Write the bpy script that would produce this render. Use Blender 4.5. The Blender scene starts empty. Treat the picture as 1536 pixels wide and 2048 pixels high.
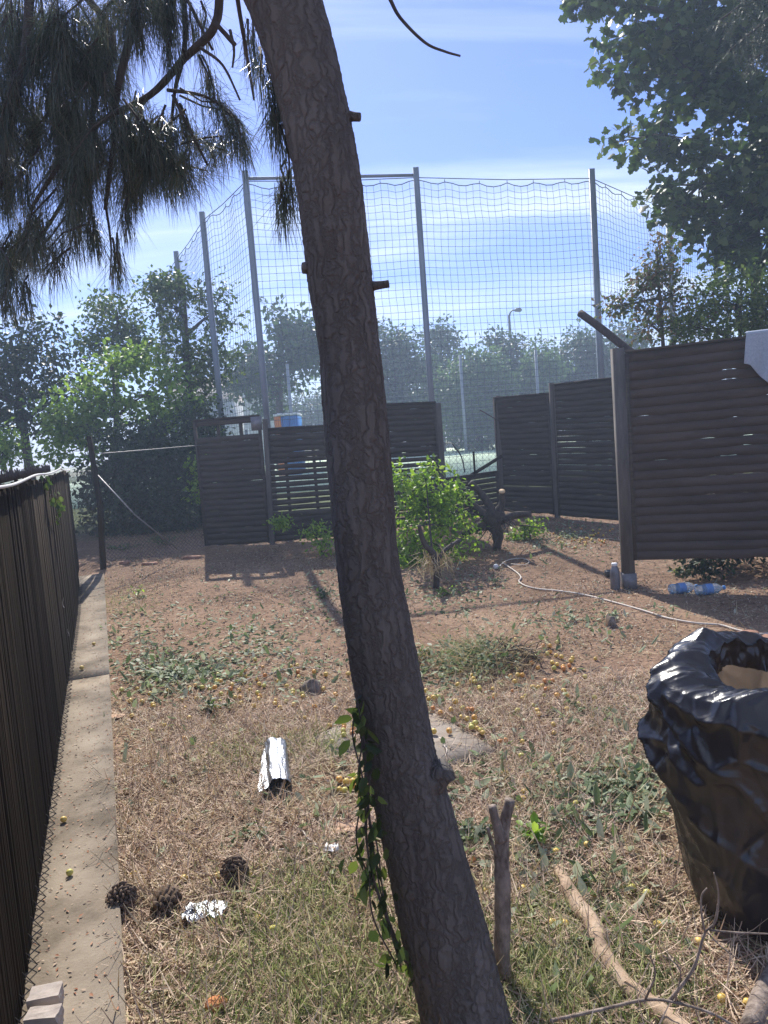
import bpy, math, random
import numpy as np
from mathutils import Vector, noise as mnoise
random.seed(7); rng = np.random.default_rng(7)
scene = bpy.context.scene
col = scene.collection

# ------------------------------------------------------------------ camera
FPX = 1480.0; PITCH = math.radians(5.45); ROLL = math.atan(.075); CH = 1.6
Fv = np.array([0, math.cos(PITCH), -math.sin(PITCH)])
R0 = np.array([1.0, 0, 0]); U0 = np.array([0, math.sin(PITCH), math.cos(PITCH)])
Rv = math.cos(ROLL)*R0 - math.sin(ROLL)*U0
Uv = math.sin(ROLL)*R0 + math.cos(ROLL)*U0
CAM = np.array([0, 0, CH])
cd = bpy.data.cameras.new('camera'); cam = bpy.data.objects.new('camera', cd); col.objects.link(cam)
from mathutils import Matrix
m = Matrix(((Rv[0], Uv[0], -Fv[0]), (Rv[1], Uv[1], -Fv[1]), (Rv[2], Uv[2], -Fv[2]))).to_4x4()
m.translation = Vector(CAM); cam.matrix_world = m
cd.sensor_fit = 'VERTICAL'; cd.sensor_height = 24.0; cd.lens = FPX/2048*24.0
cd.clip_start = 0.05; cd.clip_end = 2000
scene.camera = cam

def ray(x, y): return Fv + Rv*(x-768)/FPX + Uv*(1024-y)/FPX
def PZ(x, y, z):
    d = ray(x, y); return CAM + d*(z-CH)/d[2]
def PY(x, y, Y):
    d = ray(x, y); return CAM + d*Y/d[1]
def hbase(x, y):
    if y < 7.5: b = 0.0
    elif y < 12: b = .068*(y-7.5)
    elif y < 15.5: b = .306+.08*(y-12)
    else: b = .586
    return b
def hgt(x, y):
    b = hbase(x, y)
    if -8 < x < 8 and 0 < y < 16:
        fl_ = 1-math.exp(-(((x+.02)/.85)**2+((y-3.9)/.62)**2)**2)
        b += fl_*.018*mnoise.noise(Vector((x*1.3, y*1.3, 0))) + fl_*.010*mnoise.noise(Vector((x*4.1, y*4.1, 3)))
        b += .10*math.exp(-(((x-.95)/.42)**2+((y-5.25)/.45)**2))      # the low mound under the cut greens
        b += .05*math.exp(-(((x-1.5)/.5)**2+((y-9.7)/.4)**2))
    return b
def G(x, y, dz=0.0):
    z = 0.0
    for _ in range(12):
        p = PZ(x, y, z+dz)
        if p[1] < 0 or p[1] > 300: break
        z = hgt(p[0], p[1])
    p[2] = z+dz
    return p

# ------------------------------------------------------------------ materials
def newmat(name):
    mt = bpy.data.materials.new(name); mt.use_nodes = True
    nt = mt.node_tree; return mt, nt, nt.nodes['Principled BSDF'], nt.nodes['Material Output']
def N(nt, t, **kw):
    n = nt.nodes.new(t)
    for k, v in kw.items():
        if k in n.inputs: n.inputs[k].default_value = v
        else: setattr(n, k, v)
    return n
def ramp(nt, fac, cols):
    r = nt.nodes.new('ShaderNodeValToRGB'); e = r.color_ramp.elements
    while len(e) < len(cols): e.new(0.5)
    for i, (p, c) in enumerate(cols):
        e[i].position = p; e[i].color = (*c, 1)
    nt.links.new(fac, r.inputs['Fac']); return r
def coords(nt, scale=(1, 1, 1), kind='Object'):
    tc = nt.nodes.new('ShaderNodeTexCoord'); mp = nt.nodes.new('ShaderNodeMapping')
    nt.links.new(tc.outputs[kind], mp.inputs['Vector']); mp.inputs['Scale'].default_value = scale
    return mp.outputs['Vector']
def noisy(name, c1, c2, scale=8, stretch=(1, 1, 1), rough=.85, bump=.3, bdist=.01, detail=6, metal=0, spec=.3, c3=None, mid=.5, bscale=None):
    mt, nt, b, o = newmat(name)
    v = coords(nt, stretch)
    n = N(nt, 'ShaderNodeTexNoise', Scale=scale, Detail=detail, Roughness=.65); nt.links.new(v, n.inputs['Vector'])
    cols = [(.32, c1), (.68, c2)] if c3 is None else [(.3, c1), (mid, c2), (.72, c3)]
    r = ramp(nt, n.outputs['Fac'], cols); nt.links.new(r.outputs['Color'], b.inputs['Base Color'])
    b.inputs['Roughness'].default_value = rough; b.inputs['Metallic'].default_value = metal
    b.inputs['Specular IOR Level'].default_value = spec
    if bump:
        n2 = n
        if bscale:
            n2 = N(nt, 'ShaderNodeTexNoise', Scale=bscale, Detail=8, Roughness=.7); nt.links.new(v, n2.inputs['Vector'])
        bp = N(nt, 'ShaderNodeBump', Strength=bump, Distance=bdist)
        nt.links.new(n2.outputs['Fac'], bp.inputs['Height']); nt.links.new(bp.outputs['Normal'], b.inputs['Normal'])
    return mt
def leafmat(name, cols, trans=.35, rough=.5, spec=.3):
    """cols: list of colours chosen leaf by leaf through the 'rnd' attribute"""
    mt, nt, b, o = newmat(name)
    a = N(nt, 'ShaderNodeAttribute', attribute_name='rnd')
    k = [(i/(max(1, len(cols)-1)), c) for i, c in enumerate(cols)]
    r = ramp(nt, a.outputs['Fac'], k)
    nt.links.new(r.outputs['Color'], b.inputs['Base Color'])
    b.inputs['Roughness'].default_value = rough; b.inputs['Specular IOR Level'].default_value = spec
    if trans:
        t = nt.nodes.new('ShaderNodeBsdfTranslucent')
        hs = N(nt, 'ShaderNodeHueSaturation', Saturation=1.15, Value=1.5)
        nt.links.new(r.outputs['Color'], hs.inputs['Color']); nt.links.new(hs.outputs['Color'], t.inputs['Color'])
        mx = N(nt, 'ShaderNodeMixShader', Fac=trans)
        nt.links.new(b.outputs[0], mx.inputs[1]); nt.links.new(t.outputs[0], mx.inputs[2]); nt.links.new(mx.outputs[0], o.inputs['Surface'])
    return mt

MT = {}
# ground
def ground_mat():
    mt, nt, b, o = newmat('soil')
    tc = nt.nodes.new('ShaderNodeTexCoord'); P = tc.outputs['Object']
    n1 = N(nt, 'ShaderNodeTexNoise', Scale=.9, Detail=5, Roughness=.6); nt.links.new(P, n1.inputs['Vector'])
    n2 = N(nt, 'ShaderNodeTexNoise', Scale=14, Detail=8, Roughness=.75); nt.links.new(P, n2.inputs['Vector'])
    n3 = N(nt, 'ShaderNodeTexVoronoi', Scale=45); nt.links.new(P, n3.inputs['Vector'])
    a = ramp(nt, n1.outputs['Fac'], [(.3, (.19, .125, .085)), (.5, (.26, .175, .122)), (.72, (.34, .245, .175))])
    c = ramp(nt, n2.outputs['Fac'], [(.3, (.3, .3, .3)), (.5, (.62, .6, .58)), (.72, (1.0, .98, .92))])
    mx = N(nt, 'ShaderNodeMixRGB', blend_type='MULTIPLY', Fac=.9); nt.links.new(a.outputs[0], mx.inputs[1]); nt.links.new(c.outputs[0], mx.inputs[2])
    ad = N(nt, 'ShaderNodeMixRGB', blend_type='MULTIPLY', Fac=1.0); nt.links.new(mx.outputs[0], ad.inputs[1]); ad.inputs[2].default_value = (1.5, 1.45, 1.4, 1)
    # beyond the yard (y > 14) the land is grass
    sx = nt.nodes.new('ShaderNodeSeparateXYZ'); nt.links.new(P, sx.inputs[0])
    mr = N(nt, 'ShaderNodeMapRange'); mr.inputs['From Min'].default_value = 12.0; mr.inputs['From Max'].default_value = 13.5
    nt.links.new(sx.outputs['Y'], mr.inputs['Value'])
    gr = ramp(nt, n2.outputs['Fac'], [(.3, (.05, .08, .03)), (.7, (.16, .18, .07))])
    m2 = N(nt, 'ShaderNodeMixRGB'); nt.links.new(mr.outputs[0], m2.inputs[0]); nt.links.new(ad.outputs[0], m2.inputs[1]); nt.links.new(gr.outputs[0], m2.inputs[2])
    nt.links.new(m2.outputs[0], b.inputs['Base Color']); b.inputs['Roughness'].default_value = .95; b.inputs['Specular IOR Level'].default_value = .15
    ms = N(nt, 'ShaderNodeMath', operation='SUBTRACT'); nt.links.new(n2.outputs['Fac'], ms.inputs[0])
    mm = N(nt, 'ShaderNodeMath', operation='MULTIPLY'); mm.inputs[1].default_value = .35; nt.links.new(n3.outputs['Distance'], mm.inputs[0]); nt.links.new(mm.outputs[0], ms.inputs[1])
    bp = N(nt, 'ShaderNodeBump', Strength=.8, Distance=.03); nt.links.new(ms.outputs[0], bp.inputs['Height']); nt.links.new(bp.outputs[0], b.inputs['Normal'])
    return mt
MT['ground'] = ground_mat()
def bark_mat():
    mt, nt, b, o = newmat('pine_bark')
    v = coords(nt, (1, 1, .16)); v2 = coords(nt, (1, 1, 1))
    vo = N(nt, 'ShaderNodeTexVoronoi', Scale=42, feature='DISTANCE_TO_EDGE')
    nz = N(nt, 'ShaderNodeTexNoise', Scale=20, Detail=6); nt.links.new(v2, nz.inputs['Vector'])
    mixv = N(nt, 'ShaderNodeMixRGB', Fac=.06); nt.links.new(v, mixv.inputs[1]); nt.links.new(nz.outputs['Color'], mixv.inputs[2])
    nt.links.new(mixv.outputs[0], vo.inputs['Vector'])
    n2 = N(nt, 'ShaderNodeTexNoise', Scale=5, Detail=8, Roughness=.7); nt.links.new(v, n2.inputs['Vector'])
    r = ramp(nt, n2.outputs['Fac'], [(.3, (.078, .066, .058)), (.5, (.122, .104, .092)), (.7, (.18, .155, .138))])
    cr = ramp(nt, vo.outputs['Distance'], [(0, (.62, .60, .58)), (.2, (1, 1, 1))])
    mx = N(nt, 'ShaderNodeMixRGB', blend_type='MULTIPLY', Fac=.6); nt.links.new(r.outputs[0], mx.inputs[1]); nt.links.new(cr.outputs[0], mx.inputs[2])
    nt.links.new(mx.outputs[0], b.inputs['Base Color']); b.inputs['Roughness'].default_value = .9
    ad = N(nt, 'ShaderNodeMath', operation='ADD'); nt.links.new(cr.outputs[0], ad.inputs[0]); nt.links.new(n2.outputs['Fac'], ad.inputs[1])
    bp = N(nt, 'ShaderNodeBump', Strength=.9, Distance=.012); nt.links.new(ad.outputs[0], bp.inputs['Height']); nt.links.new(bp.outputs[0], b.inputs['Normal'])
    return mt
MT['bark'] = bark_mat()
MT['branch'] = noisy('branch_bark', (.045, .036, .032), (.10, .08, .068), 30, (1, 1, .4), bump=.6)
MT['log'] = noisy('pale_log', (.17, .115, .08), (.42, .30, .20), 11, (1, 1, 1), c3=(.58, .45, .33), bump=.6, bdist=.008, bscale=40)
MT['stick'] = noisy('stick_bark', (.10, .075, .06), (.36, .29, .24), 38, (1, 1, .5), bump=.8, bdist=.01)
MT['cutwood'] = noisy('cut_wood', (.55, .38, .22), (.70, .52, .34), 12, bump=.1)
MT['needle'] = leafmat('pine_needle', [(.04, .055, .047), (.065, .085, .065), (.10, .12, .085), (.16, .14, .10)], .25, .4)
MT['boards'] = noisy('dark_boards', (.018, .013, .009), (.052, .038, .026), 22, (1, 1, .06), spec=.06, bump=.7, bdist=.006, bscale=60)
MT['reed'] = noisy('weathered_reed', (.014, .010, .007), (.048, .035, .024), 60, (1, 1, .03), spec=.06, bump=.6, bdist=.004)
MT['slat'] = noisy('stained_fence_board', (.045, .036, .03), (.095, .075, .06), 10, (.25, .25, 3), bump=.5, bdist=.004, bscale=40)
MT['post'] = noisy('fence_post_wood', (.075, .065, .06), (.16, .14, .125), 14, (1, 1, .15), bump=.5)
MT['concrete'] = noisy('old_concrete', (.10, .078, .052), (.25, .20, .145), 3.2, c3=(.35, .29, .215), bump=.6, bdist=.006, bscale=70, rough=.92)
MT['slabc'] = noisy('paving_concrete', (.17, .135, .11), (.29, .245, .20), 6, c3=(.36, .31, .26), bump=.5, bdist=.004, bscale=90, rough=.92)
MT['brick'] = noisy('pale_brick', (.34, .28, .24), (.48, .42, .37), 20, bump=.5, bdist=.004)
MT['wire'] = noisy('galvanised_wire', (.16, .16, .16), (.30, .30, .30), 20, rough=.5, metal=.6, bump=0)
MT['darkwire'] = noisy('rusty_wire', (.06, .05, .045), (.13, .11, .10), 20, rough=.7, metal=.3, bump=0)
MT['rope'] = noisy('white_rope', (.55, .54, .52), (.78, .77, .74), 60, bump=.4, bdist=.003)
MT['net'] = noisy('net_twine', (.10, .12, .16), (.16, .18, .24), 20, rough=.8, bump=0)
MT['steel'] = noisy('galvanised_steel', (.20, .23, .27), (.30, .33, .37), 3, (1, 1, .4), rough=.55, metal=.35, bump=.1)
MT['court'] = noisy('green_court', (.55, .68, .44), (.62, .74, .52), .6, bump=0, rough=.9)
MT['courtline'] = noisy('line_paint', (.7, .7, .68), (.8, .8, .78), 6, bump=0)
MT['foil'] = noisy('crumpled_foil', (.26, .28, .31), (.46, .48, .51), 18, rough=.42, metal=1, bump=.8, bdist=.01, bscale=22)
MT['greyplastic'] = noisy('grey_metal_can', (.16, .15, .16), (.28, .27, .28), 9, rough=.45, metal=.4, bump=.15)
MT['cloth'] = noisy('pale_grey_cloth', (.30, .34, .40), (.40, .44, .50), 60, rough=.95, bump=.4, bdist=.002)
MT['cable'] = noisy('beige_cable', (.50, .43, .36), (.62, .55, .47), 30, rough=.6, bump=0)
MT['white'] = noisy('white_plastic', (.70, .70, .70), (.82, .82, .82), 12, rough=.5, bump=.1)
MT['cone'] = noisy('cone_scale', (.075, .05, .035), (.20, .14, .10), 40, bump=.5, bdist=.003)
MT['plum'] = None
MT['clay'] = noisy('orange_clay', (.42, .16, .06), (.60, .27, .11), 14, bump=.4)
MT['peel'] = noisy('dry_brown_leaf', (.42, .26, .16), (.58, .40, .28), 14, bump=.3)
MT['brown'] = noisy('red_brown_clay', (.22, .11, .07), (.40, .22, .15), 10, bump=.6)
MT['house'] = noisy('grey_render', (.40, .42, .44), (.50, .52, .54), 3, bump=.1)
MT['roof'] = noisy('roof_tile', (.28, .25, .22), (.50, .44, .38), 4, (1, 1, 6), bump=.4)
MT['orange'] = noisy('orange_paint', (.75, .22, .04), (.85, .30, .06), 4, bump=0, rough=.5)
MT['blue'] = noisy('blue_paint', (.05, .20, .50), (.08, .26, .58), 4, bump=0, rough=.5)
MT['glass'] = noisy('dark_window_glass', (.03, .04, .05), (.06, .07, .08), 3, bump=0, rough=.1, spec=.6)
MT['lamp'] = noisy('dark_grey_metal', (.06, .065, .07), (.12, .125, .13), 8, rough=.5, metal=.3, bump=0)

def mat_plum(name, c1, c2):
    return noisy(name, c1, c2, 35, rough=.45, bump=.15, bdist=.002, spec=.4)
PLUMS = [mat_plum('plum_yellow', (.62, .40, .07), (.78, .56, .16)), mat_plum('plum_orange', (.66, .30, .06), (.76, .44, .10)),
         mat_plum('plum_green_yellow', (.48, .46, .10), (.68, .58, .16)), mat_plum('plum_red_orange', (.52, .17, .05), (.70, .32, .08))]
def bag_mat():
    mt, nt, b, o = newmat('black_plastic_film')
    b.inputs['Base Color'].default_value = (.012, .012, .014, 1)
    b.inputs['Roughness'].default_value = .24; b.inputs['Specular IOR Level'].default_value = .7
    v = coords(nt, (1, 1, 1)); n = N(nt, 'ShaderNodeTexNoise', Scale=16, Detail=5, Distortion=1.2); nt.links.new(v, n.inputs['Vector'])
    n1 = N(nt, 'ShaderNodeTexNoise', Scale=4, Detail=3, Distortion=2.0); nt.links.new(v, n1.inputs['Vector'])
    ad = N(nt, 'ShaderNodeMath', operation='ADD'); nt.links.new(n.outputs['Fac'], ad.inputs[0]); nt.links.new(n1.outputs['Fac'], ad.inputs[1])
    bp = N(nt, 'ShaderNodeBump', Strength=.18, Distance=.02); nt.links.new(ad.outputs[0], bp.inputs['Height']); nt.links.new(bp.outputs[0], b.inputs['Normal'])
    t = nt.nodes.new('ShaderNodeBsdfTranslucent'); t.inputs['Color'].default_value = (.62, .47, .36, 1)
    mx = N(nt, 'ShaderNodeMixShader', Fac=.11)
    nt.links.new(b.outputs[0], mx.inputs[1]); nt.links.new(t.outputs[0], mx.inputs[2]); nt.links.new(mx.outputs[0], o.inputs['Surface'])
    return mt
MT['bag'] = bag_mat()
def pet_mat():
    mt, nt, b, o = newmat('clear_blue_plastic')
    b.inputs['Base Color'].default_value = (.55, .72, .90, 1); b.inputs['Roughness'].default_value = .08
    b.inputs['Transmission Weight'].default_value = .75; b.inputs['IOR'].default_value = 1.2
    return mt
MT['pet'] = pet_mat()
MT['label'] = noisy('blue_wrapper', (.10, .20, .45), (.20, .34, .62), 20, rough=.4, bump=.1)

# ------------------------------------------------------------------ object helpers
def tag(o, label=None, cat=None, group=None, kind=None):
    if label: o['label'] = label
    if cat: o['category'] = cat
    if group: o['group'] = group
    if kind: o['kind'] = kind
    return o
def thing(name, label, cat, loc=(0, 0, 0), group=None):
    o = bpy.data.objects.new(name, None); col.objects.link(o); o.location = Vector([float(a) for a in loc]); o.empty_display_size = .1
    return tag(o, label, cat, group)
def np_mesh(name, V, sizes, idx, mat, parent=None, smooth=False, rnd=None):
    me = bpy.data.meshes.new(name)
    V = np.asarray(V, np.float32)
    q = parent
    while q is not None: V = V - np.array(q.location, np.float32); q = q.parent
    me.vertices.add(len(V)); me.vertices.foreach_set('co', V.ravel())
    sizes = np.asarray(sizes, np.int32); idx = np.asarray(idx, np.int32)
    me.loops.add(len(idx)); me.loops.foreach_set('vertex_index', idx)
    me.polygons.add(len(sizes))
    st = np.concatenate([[0], np.cumsum(sizes)[:-1]]).astype(np.int32)
    me.polygons.foreach_set('loop_start', st)
    if smooth: me.polygons.foreach_set('use_smooth', np.ones(len(sizes), bool))
    if rnd is not None:
        at = me.attributes.new('rnd', 'FLOAT', 'FACE'); at.data.foreach_set('value', np.asarray(rnd, np.float32))
    me.update(calc_edges=True); me.validate()
    me.materials.append(mat)
    o = bpy.data.objects.new(name, me); col.objects.link(o)
    if parent is not None: o.parent = parent
    return o
class MB:
    def __init__(s): s.v = []; s.f = []
    def add(s, vs, fs):
        b = len(s.v); s.v += [tuple(float(a) for a in v) for v in vs]; s.f += [tuple(i+b for i in f) for f in fs]; return s
    def box(s, c, size, ax=None):
        """c centre, size full sizes; ax = three unit axes"""
        c = np.array(c, float); h = np.array(size, float)/2
        A = np.eye(3) if ax is None else np.array(ax, float)
        vs = [c + A[0]*h[0]*i + A[1]*h[1]*j + A[2]*h[2]*k for i in (-1, 1) for j in (-1, 1) for k in (-1, 1)]
        return s.add(vs, [(0, 1, 3, 2), (4, 6, 7, 5), (0, 4, 5, 1), (2, 3, 7, 6), (0, 2, 6, 4), (1, 5, 7, 3)])
    def tube(s, pts, rad, seg=8, cap=True, fn=None):
        pts = [np.array(p, float) for p in pts]; n = len(pts)
        if not hasattr(rad, '__len__'): rad = [rad]*n
        up = None; vs = []
        for i in range(n):
            t = pts[min(i+1, n-1)] - pts[max(i-1, 0)]; L = np.linalg.norm(t); t = t/L if L > 1e-9 else np.array([0, 0, 1.])
            if up is None:
                a = np.array([1., 0, 0]) if abs(t[0]) < .8 else np.array([0, 1., 0])
                up = a - t*a.dot(t)
            else: up = up - t*up.dot(t)
            up = up/np.linalg.norm(up); w = np.cross(t, up)
            for k in range(seg):
                an = 2*math.pi*k/seg; r = rad[i]*(fn(i, k, pts[i], an) if fn else 1)
                vs.append(pts[i] + r*(math.cos(an)*up + math.sin(an)*w))
        fs = [(i*seg+k, i*seg+(k+1) % seg, (i+1)*seg+(k+1) % seg, (i+1)*seg+k) for i in range(n-1) for k in range(seg)]
        if cap: fs += [tuple(range(seg))[::-1], tuple(range((n-1)*seg, n*seg))]
        return s.add(vs, fs)
    def build(s, name, mat, parent=None, smooth=False):
        sizes = [len(f) for f in s.f]; idx = [i for f in s.f for i in f]
        return np_mesh(name, np.array(s.v).reshape(-1, 3), sizes, idx, mat, parent, smooth)
def smooth_path(pts, n=6):
    """Catmull-Rom through the points"""
    P = [np.array(p, float) for p in pts]; P = [2*P[0]-P[1]] + P + [2*P[-1]-P[-2]]; out = []
    for i in range(1, len(P)-2):
        for k in range(n):
            t = k/n
            out.append(.5*((2*P[i]) + (-P[i-1]+P[i+1])*t + (2*P[i-1]-5*P[i]+4*P[i+1]-P[i+2])*t*t + (-P[i-1]+3*P[i]-3*P[i+1]+P[i+2])*t**3))
    out.append(P[-2]); return out
def lerp_list(a, n):
    return list(np.interp(np.linspace(0, len(a)-1, n), range(len(a)), a))

# leaf templates: vertices, faces
T_LEAF = (np.array([(0, 0, 0), (.5, .30, .07), (1, 0, -.06), (.5, -.30, .07)]), [(0, 3, 2), (0, 2, 1)])
T_OVAL = (np.array([(0, 0, 0), (.25, .24, .04), (.65, .26, .05), (1, 0, -.08), (.65, -.26, .05), (.25, -.24, .04)]), [(0, 4, 3), (0, 5, 4), (0, 3, 2), (0, 2, 1)])
_st = []
for a_, r_ in ((0, .15), (18, .5), (35, .95), (52, .55), (80, 1.0), (100, .5), (0, 0)): pass
_star = [(-.05, 0), (.05, .25), (-.10, .52), (.22, .42), (.30, .62), (.52, .30), (.72, .38), (1.0, 0), (.72, -.38), (.52, -.30), (.30, -.62), (.22, -.42), (-.10, -.52), (.05, -.25)]
T_MAPLE = (np.array([(x, y, -.12*abs(y)) for x, y in _star] + [(.3, 0, .03)]), [(14, i, (i+1) % 14) for i in range(14)])
T_NEEDLE = (np.array([(0, -.5, 0), (0, .5, 0), (.55, -.45, 0), (.55, .45, 0), (1, 0, 0)]), [(0, 2, 3, 1), (2, 4, 3)])
def frames(D, roll=None, upn=None):
    """rotation matrices whose x axis is D; z axis is random or near upn"""
    D = D/np.linalg.norm(D, axis=1, keepdims=True)
    n = len(D)
    Z = rng.normal(size=(n, 3)) if upn is None else np.asarray(upn)+0*D
    Z = Z - D*(Z*D).sum(1, keepdims=True); Z /= np.linalg.norm(Z, axis=1, keepdims=True)+1e-9
    Y = np.cross(Z, D)
    return np.stack([D, Y, Z], axis=2)
def scatter(name, tmpl, pos, Rm, scale, mat, parent=None, rnd=None, widths=None, bend=None):
    tv, tf = tmpl; n = len(pos); k = len(tv)
    sc = np.asarray(scale, float).reshape(n, -1)
    if sc.shape[1] == 1: sc = np.repeat(sc, 3, 1)
    L = tv[None]*sc[:, None, :]
    if bend is not None: L[:, :, 2] += bend[:, None]*(tv[None, :, 0]**2)*sc[:, None, 0]
    V = np.einsum('nij,nkj->nki', Rm, L) + np.asarray(pos)[:, None, :]
    fl = np.array([i for f in tf for i in f]); fs = np.array([len(f) for f in tf])
    idx = (fl[None] + (np.arange(n)*k)[:, None]).ravel(); sizes = np.tile(fs, n)
    rnd = rng.random(n) if rnd is None else rnd
    return np_mesh(name, V.reshape(-1, 3), sizes, idx, mat, parent, False, np.repeat(rnd, len(tf)))
def randdir(n, up=0.0, flat=1.0):
    D = rng.normal(size=(n, 3)); D[:, 2] *= flat; D[:, 2] += up
    return D/np.linalg.norm(D, axis=1, keepdims=True)

# ------------------------------------------------------------------ trees
LD = 2.1
def tree(name, label, cat, base, blobs, leaf, mat, top=None, tmpl=T_LEAF, trunk_r=.12, cl_r=.35, per=60, ncl=None, group=None, trunk_mat=None, droop=0, sparse_top=None, lim=3, upn=.9, dens=1.0, bare=0):
    """blobs: ellipsoids (centre, radii); a crown of leaf clusters held on limbs"""
    base = np.array(base, float)
    r = thing(name, label, cat, base, group)
    cents = []; tb = MB()
    hi = max(b[0][2]+b[1][2]*.3 for b in blobs)
    cx = np.mean([b[0][0] for b in blobs]); cy = np.mean([b[0][1] for b in blobs])
    topp = np.array([cx, cy, hi]) if top is None else np.array(top, float)
    tr = smooth_path([base - [0, 0, .1], base*.7+topp*.3 + rng.normal(size=3)*[.1, .1, 0]*trunk_r*4, base*.3+topp*.7, topp], 5)
    tb.tube(tr, list(np.linspace(trunk_r, trunk_r*.25, len(tr))), 8)
    pos = []; up = []
    for bc, br in blobs:
        bc = np.array(bc, float); br = np.array(br, float)
        vol = br[0]*br[1]*br[2]
        k = ncl or max(10, int(dens*2.4*vol/(cl_r**3)))
        d = randdir(k); rad = rng.random(k)**.42*(1+.12*rng.normal(size=k))
        C = bc + d*rad[:, None]*br*(1+.22*np.array([mnoise.noise(Vector(tuple(q*1.7+bc))) for q in d]))[:, None]
        # limb to the blob and to some clusters
        kk = min(range(len(tr)), key=lambda i: np.linalg.norm(tr[i]-(bc-[0, 0, br[2]*.6])))
        mid = (tr[kk]+bc)/2 + rng.normal(size=3)*.06*br
        tb.tube(smooth_path([tr[kk], mid, bc], 4), lerp_list([trunk_r*.5, trunk_r*.18], 9), 5)
        for q in C[:min(k, 6*lim)]:
            m_ = (bc+q)/2 + rng.normal(size=3)*.05*br; tb.tube([bc, m_, q], [trunk_r*.16, trunk_r*.10, trunk_r*.04], 4)
        for q in C:
            m_ = max(4, int(per*LD*rng.uniform(.5, 1.4)))
            off = rng.normal(size=(m_, 3))*cl_r*.5*[1, 1, .7]
            off[:, 2] -= droop*np.linalg.norm(off[:, :2], axis=1)
            pos.append(q+off); up.append(off/ (np.linalg.norm(off, axis=1, keepdims=True)+1e-6))
    pos = np.concatenate(pos); up = np.concatenate(up); n = len(pos)
    pos[:, 2] = np.maximum(pos[:, 2], base[2]+.05)
    D = randdir(n, -.25) + up*.7
    Z = up*.7 + rng.normal(size=(n, 3))*.6; Z[:, 2] += upn
    s = leaf*1.12*rng.uniform(.6, 1.25, n)
    tb.build('trunk', trunk_mat or MT['branch'], r, True)
    scatter('crown', tmpl, pos, frames(D, upn=Z), s, mat, r)
    return r
def blob(px, py, Y, rx, ry=None, rd=None):
    """ellipsoid seen at a pixel, its radii given in pixels"""
    c = PY(px, py, Y); k = Y/FPX; ry = ry or rx
    return (c, (rx*k, (rd if rd is not None else .8*(rx+ry)/2*k), ry*k))

LM = {}
LM['mid'] = leafmat('leaf_mid_green', [(.035, .06, .02), (.06, .10, .03), (.10, .15, .04), (.14, .18, .06)], .35)
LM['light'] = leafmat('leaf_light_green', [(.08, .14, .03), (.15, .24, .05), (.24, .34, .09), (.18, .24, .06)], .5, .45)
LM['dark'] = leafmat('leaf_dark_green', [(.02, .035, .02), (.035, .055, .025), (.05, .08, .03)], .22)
LM['red'] = leafmat('leaf_reddish', [(.11, .075, .05), (.15, .10, .06), (.09, .12, .05), (.13, .16, .06), (.08, .12, .04)], .35)
LM['far'] = leafmat('leaf_far_green', [(.03, .06, .03), (.05, .09, .035), (.08, .13, .05)], .3)
LM['willow'] = leafmat('leaf_willow', [(.07, .115, .045), (.10, .16, .06), (.14, .21, .08)], .35)
LM['maple'] = leafmat('leaf_maple', [(.03, .05, .02), (.05, .085, .025), (.08, .13, .035), (.13, .16, .05)], .30, .42)
LM['conifer'] = leafmat('leaf_blue_conifer', [(.04, .06, .045), (.07, .09, .07), (.10, .11, .08)], .2)
LM['bright'] = leafmat('leaf_bright_green', [(.08, .14, .03), (.16, .27, .05), (.25, .37, .07), (.34, .44, .11)], .5, .45)
LM['vine'] = leafmat('leaf_vine', [(.02, .03, .012), (.04, .06, .02), (.08, .11, .03), (.16, .20, .05)], .45, .5)
LM['cut'] = leafmat('leaf_cut_greens', [(.08, .12, .05), (.15, .20, .09), (.28, .33, .20), (.42, .44, .32)], .3, .6)
LM['needled'] = leafmat('dry_needle', [(.21, .135, .09), (.39, .265, .185), (.55, .41, .295), (.70, .56, .42)], .12, .7)
LM['straw'] = leafmat('dry_straw', [(.26, .19, .11), (.44, .35, .21), (.64, .54, .36)], .2, .7)
LM['grass'] = leafmat('green_grass', [(.10, .13, .045), (.19, .225, .09), (.32, .34, .17), (.42, .42, .24), (.5, .44, .30)], .35, .6)
LM['chips'] = leafmat('wood_chip', [(.16, .10, .07), (.28, .18, .13), (.40, .27, .19), (.52, .42, .32), (.30, .28, .18)], .08, .8)
LM['dryleaf'] = leafmat('dry_leaf', [(.20, .14, .09), (.34, .26, .18), (.30, .31, .20), (.46, .44, .34)], .2, .7)
LM['plastic'] = leafmat('torn_plastic', [(.7, .7, .72), (.85, .85, .86)], .3, .3)

# ------------------------------------------------------------------ ground
def axis(a, lo, hi, step):
    xs = list(np.arange(lo, hi+1e-6, step)); s = step; v = hi
    while v < a[1]: s *= 1.35; v += s; xs.append(min(v, a[1]))
    s = step; v = lo; left = []
    while v > a[0]: s *= 1.35; v -= s; left.append(max(v, a[0]))
    return np.array(left[::-1]+xs)
xs = axis((-160, 160), -5, 5, .07); ys = axis((-30, 210), 1.2, 14, .07)
V = np.array([(x, y, hgt(x, y)) for y in ys for x in xs]); nx = len(xs); ny = len(ys)
I = np.arange(nx*ny).reshape(ny, nx)
Q = np.stack([I[:-1, :-1], I[:-1, 1:], I[1:, 1:], I[1:, :-1]], -1).reshape(-1, 4)
tag(np_mesh('ground', V, np.full(len(Q), 4), Q.ravel(), MT['ground'], None, True), 'dry bare soil of the yard strewn with litter', None, None, 'structure')
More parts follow.
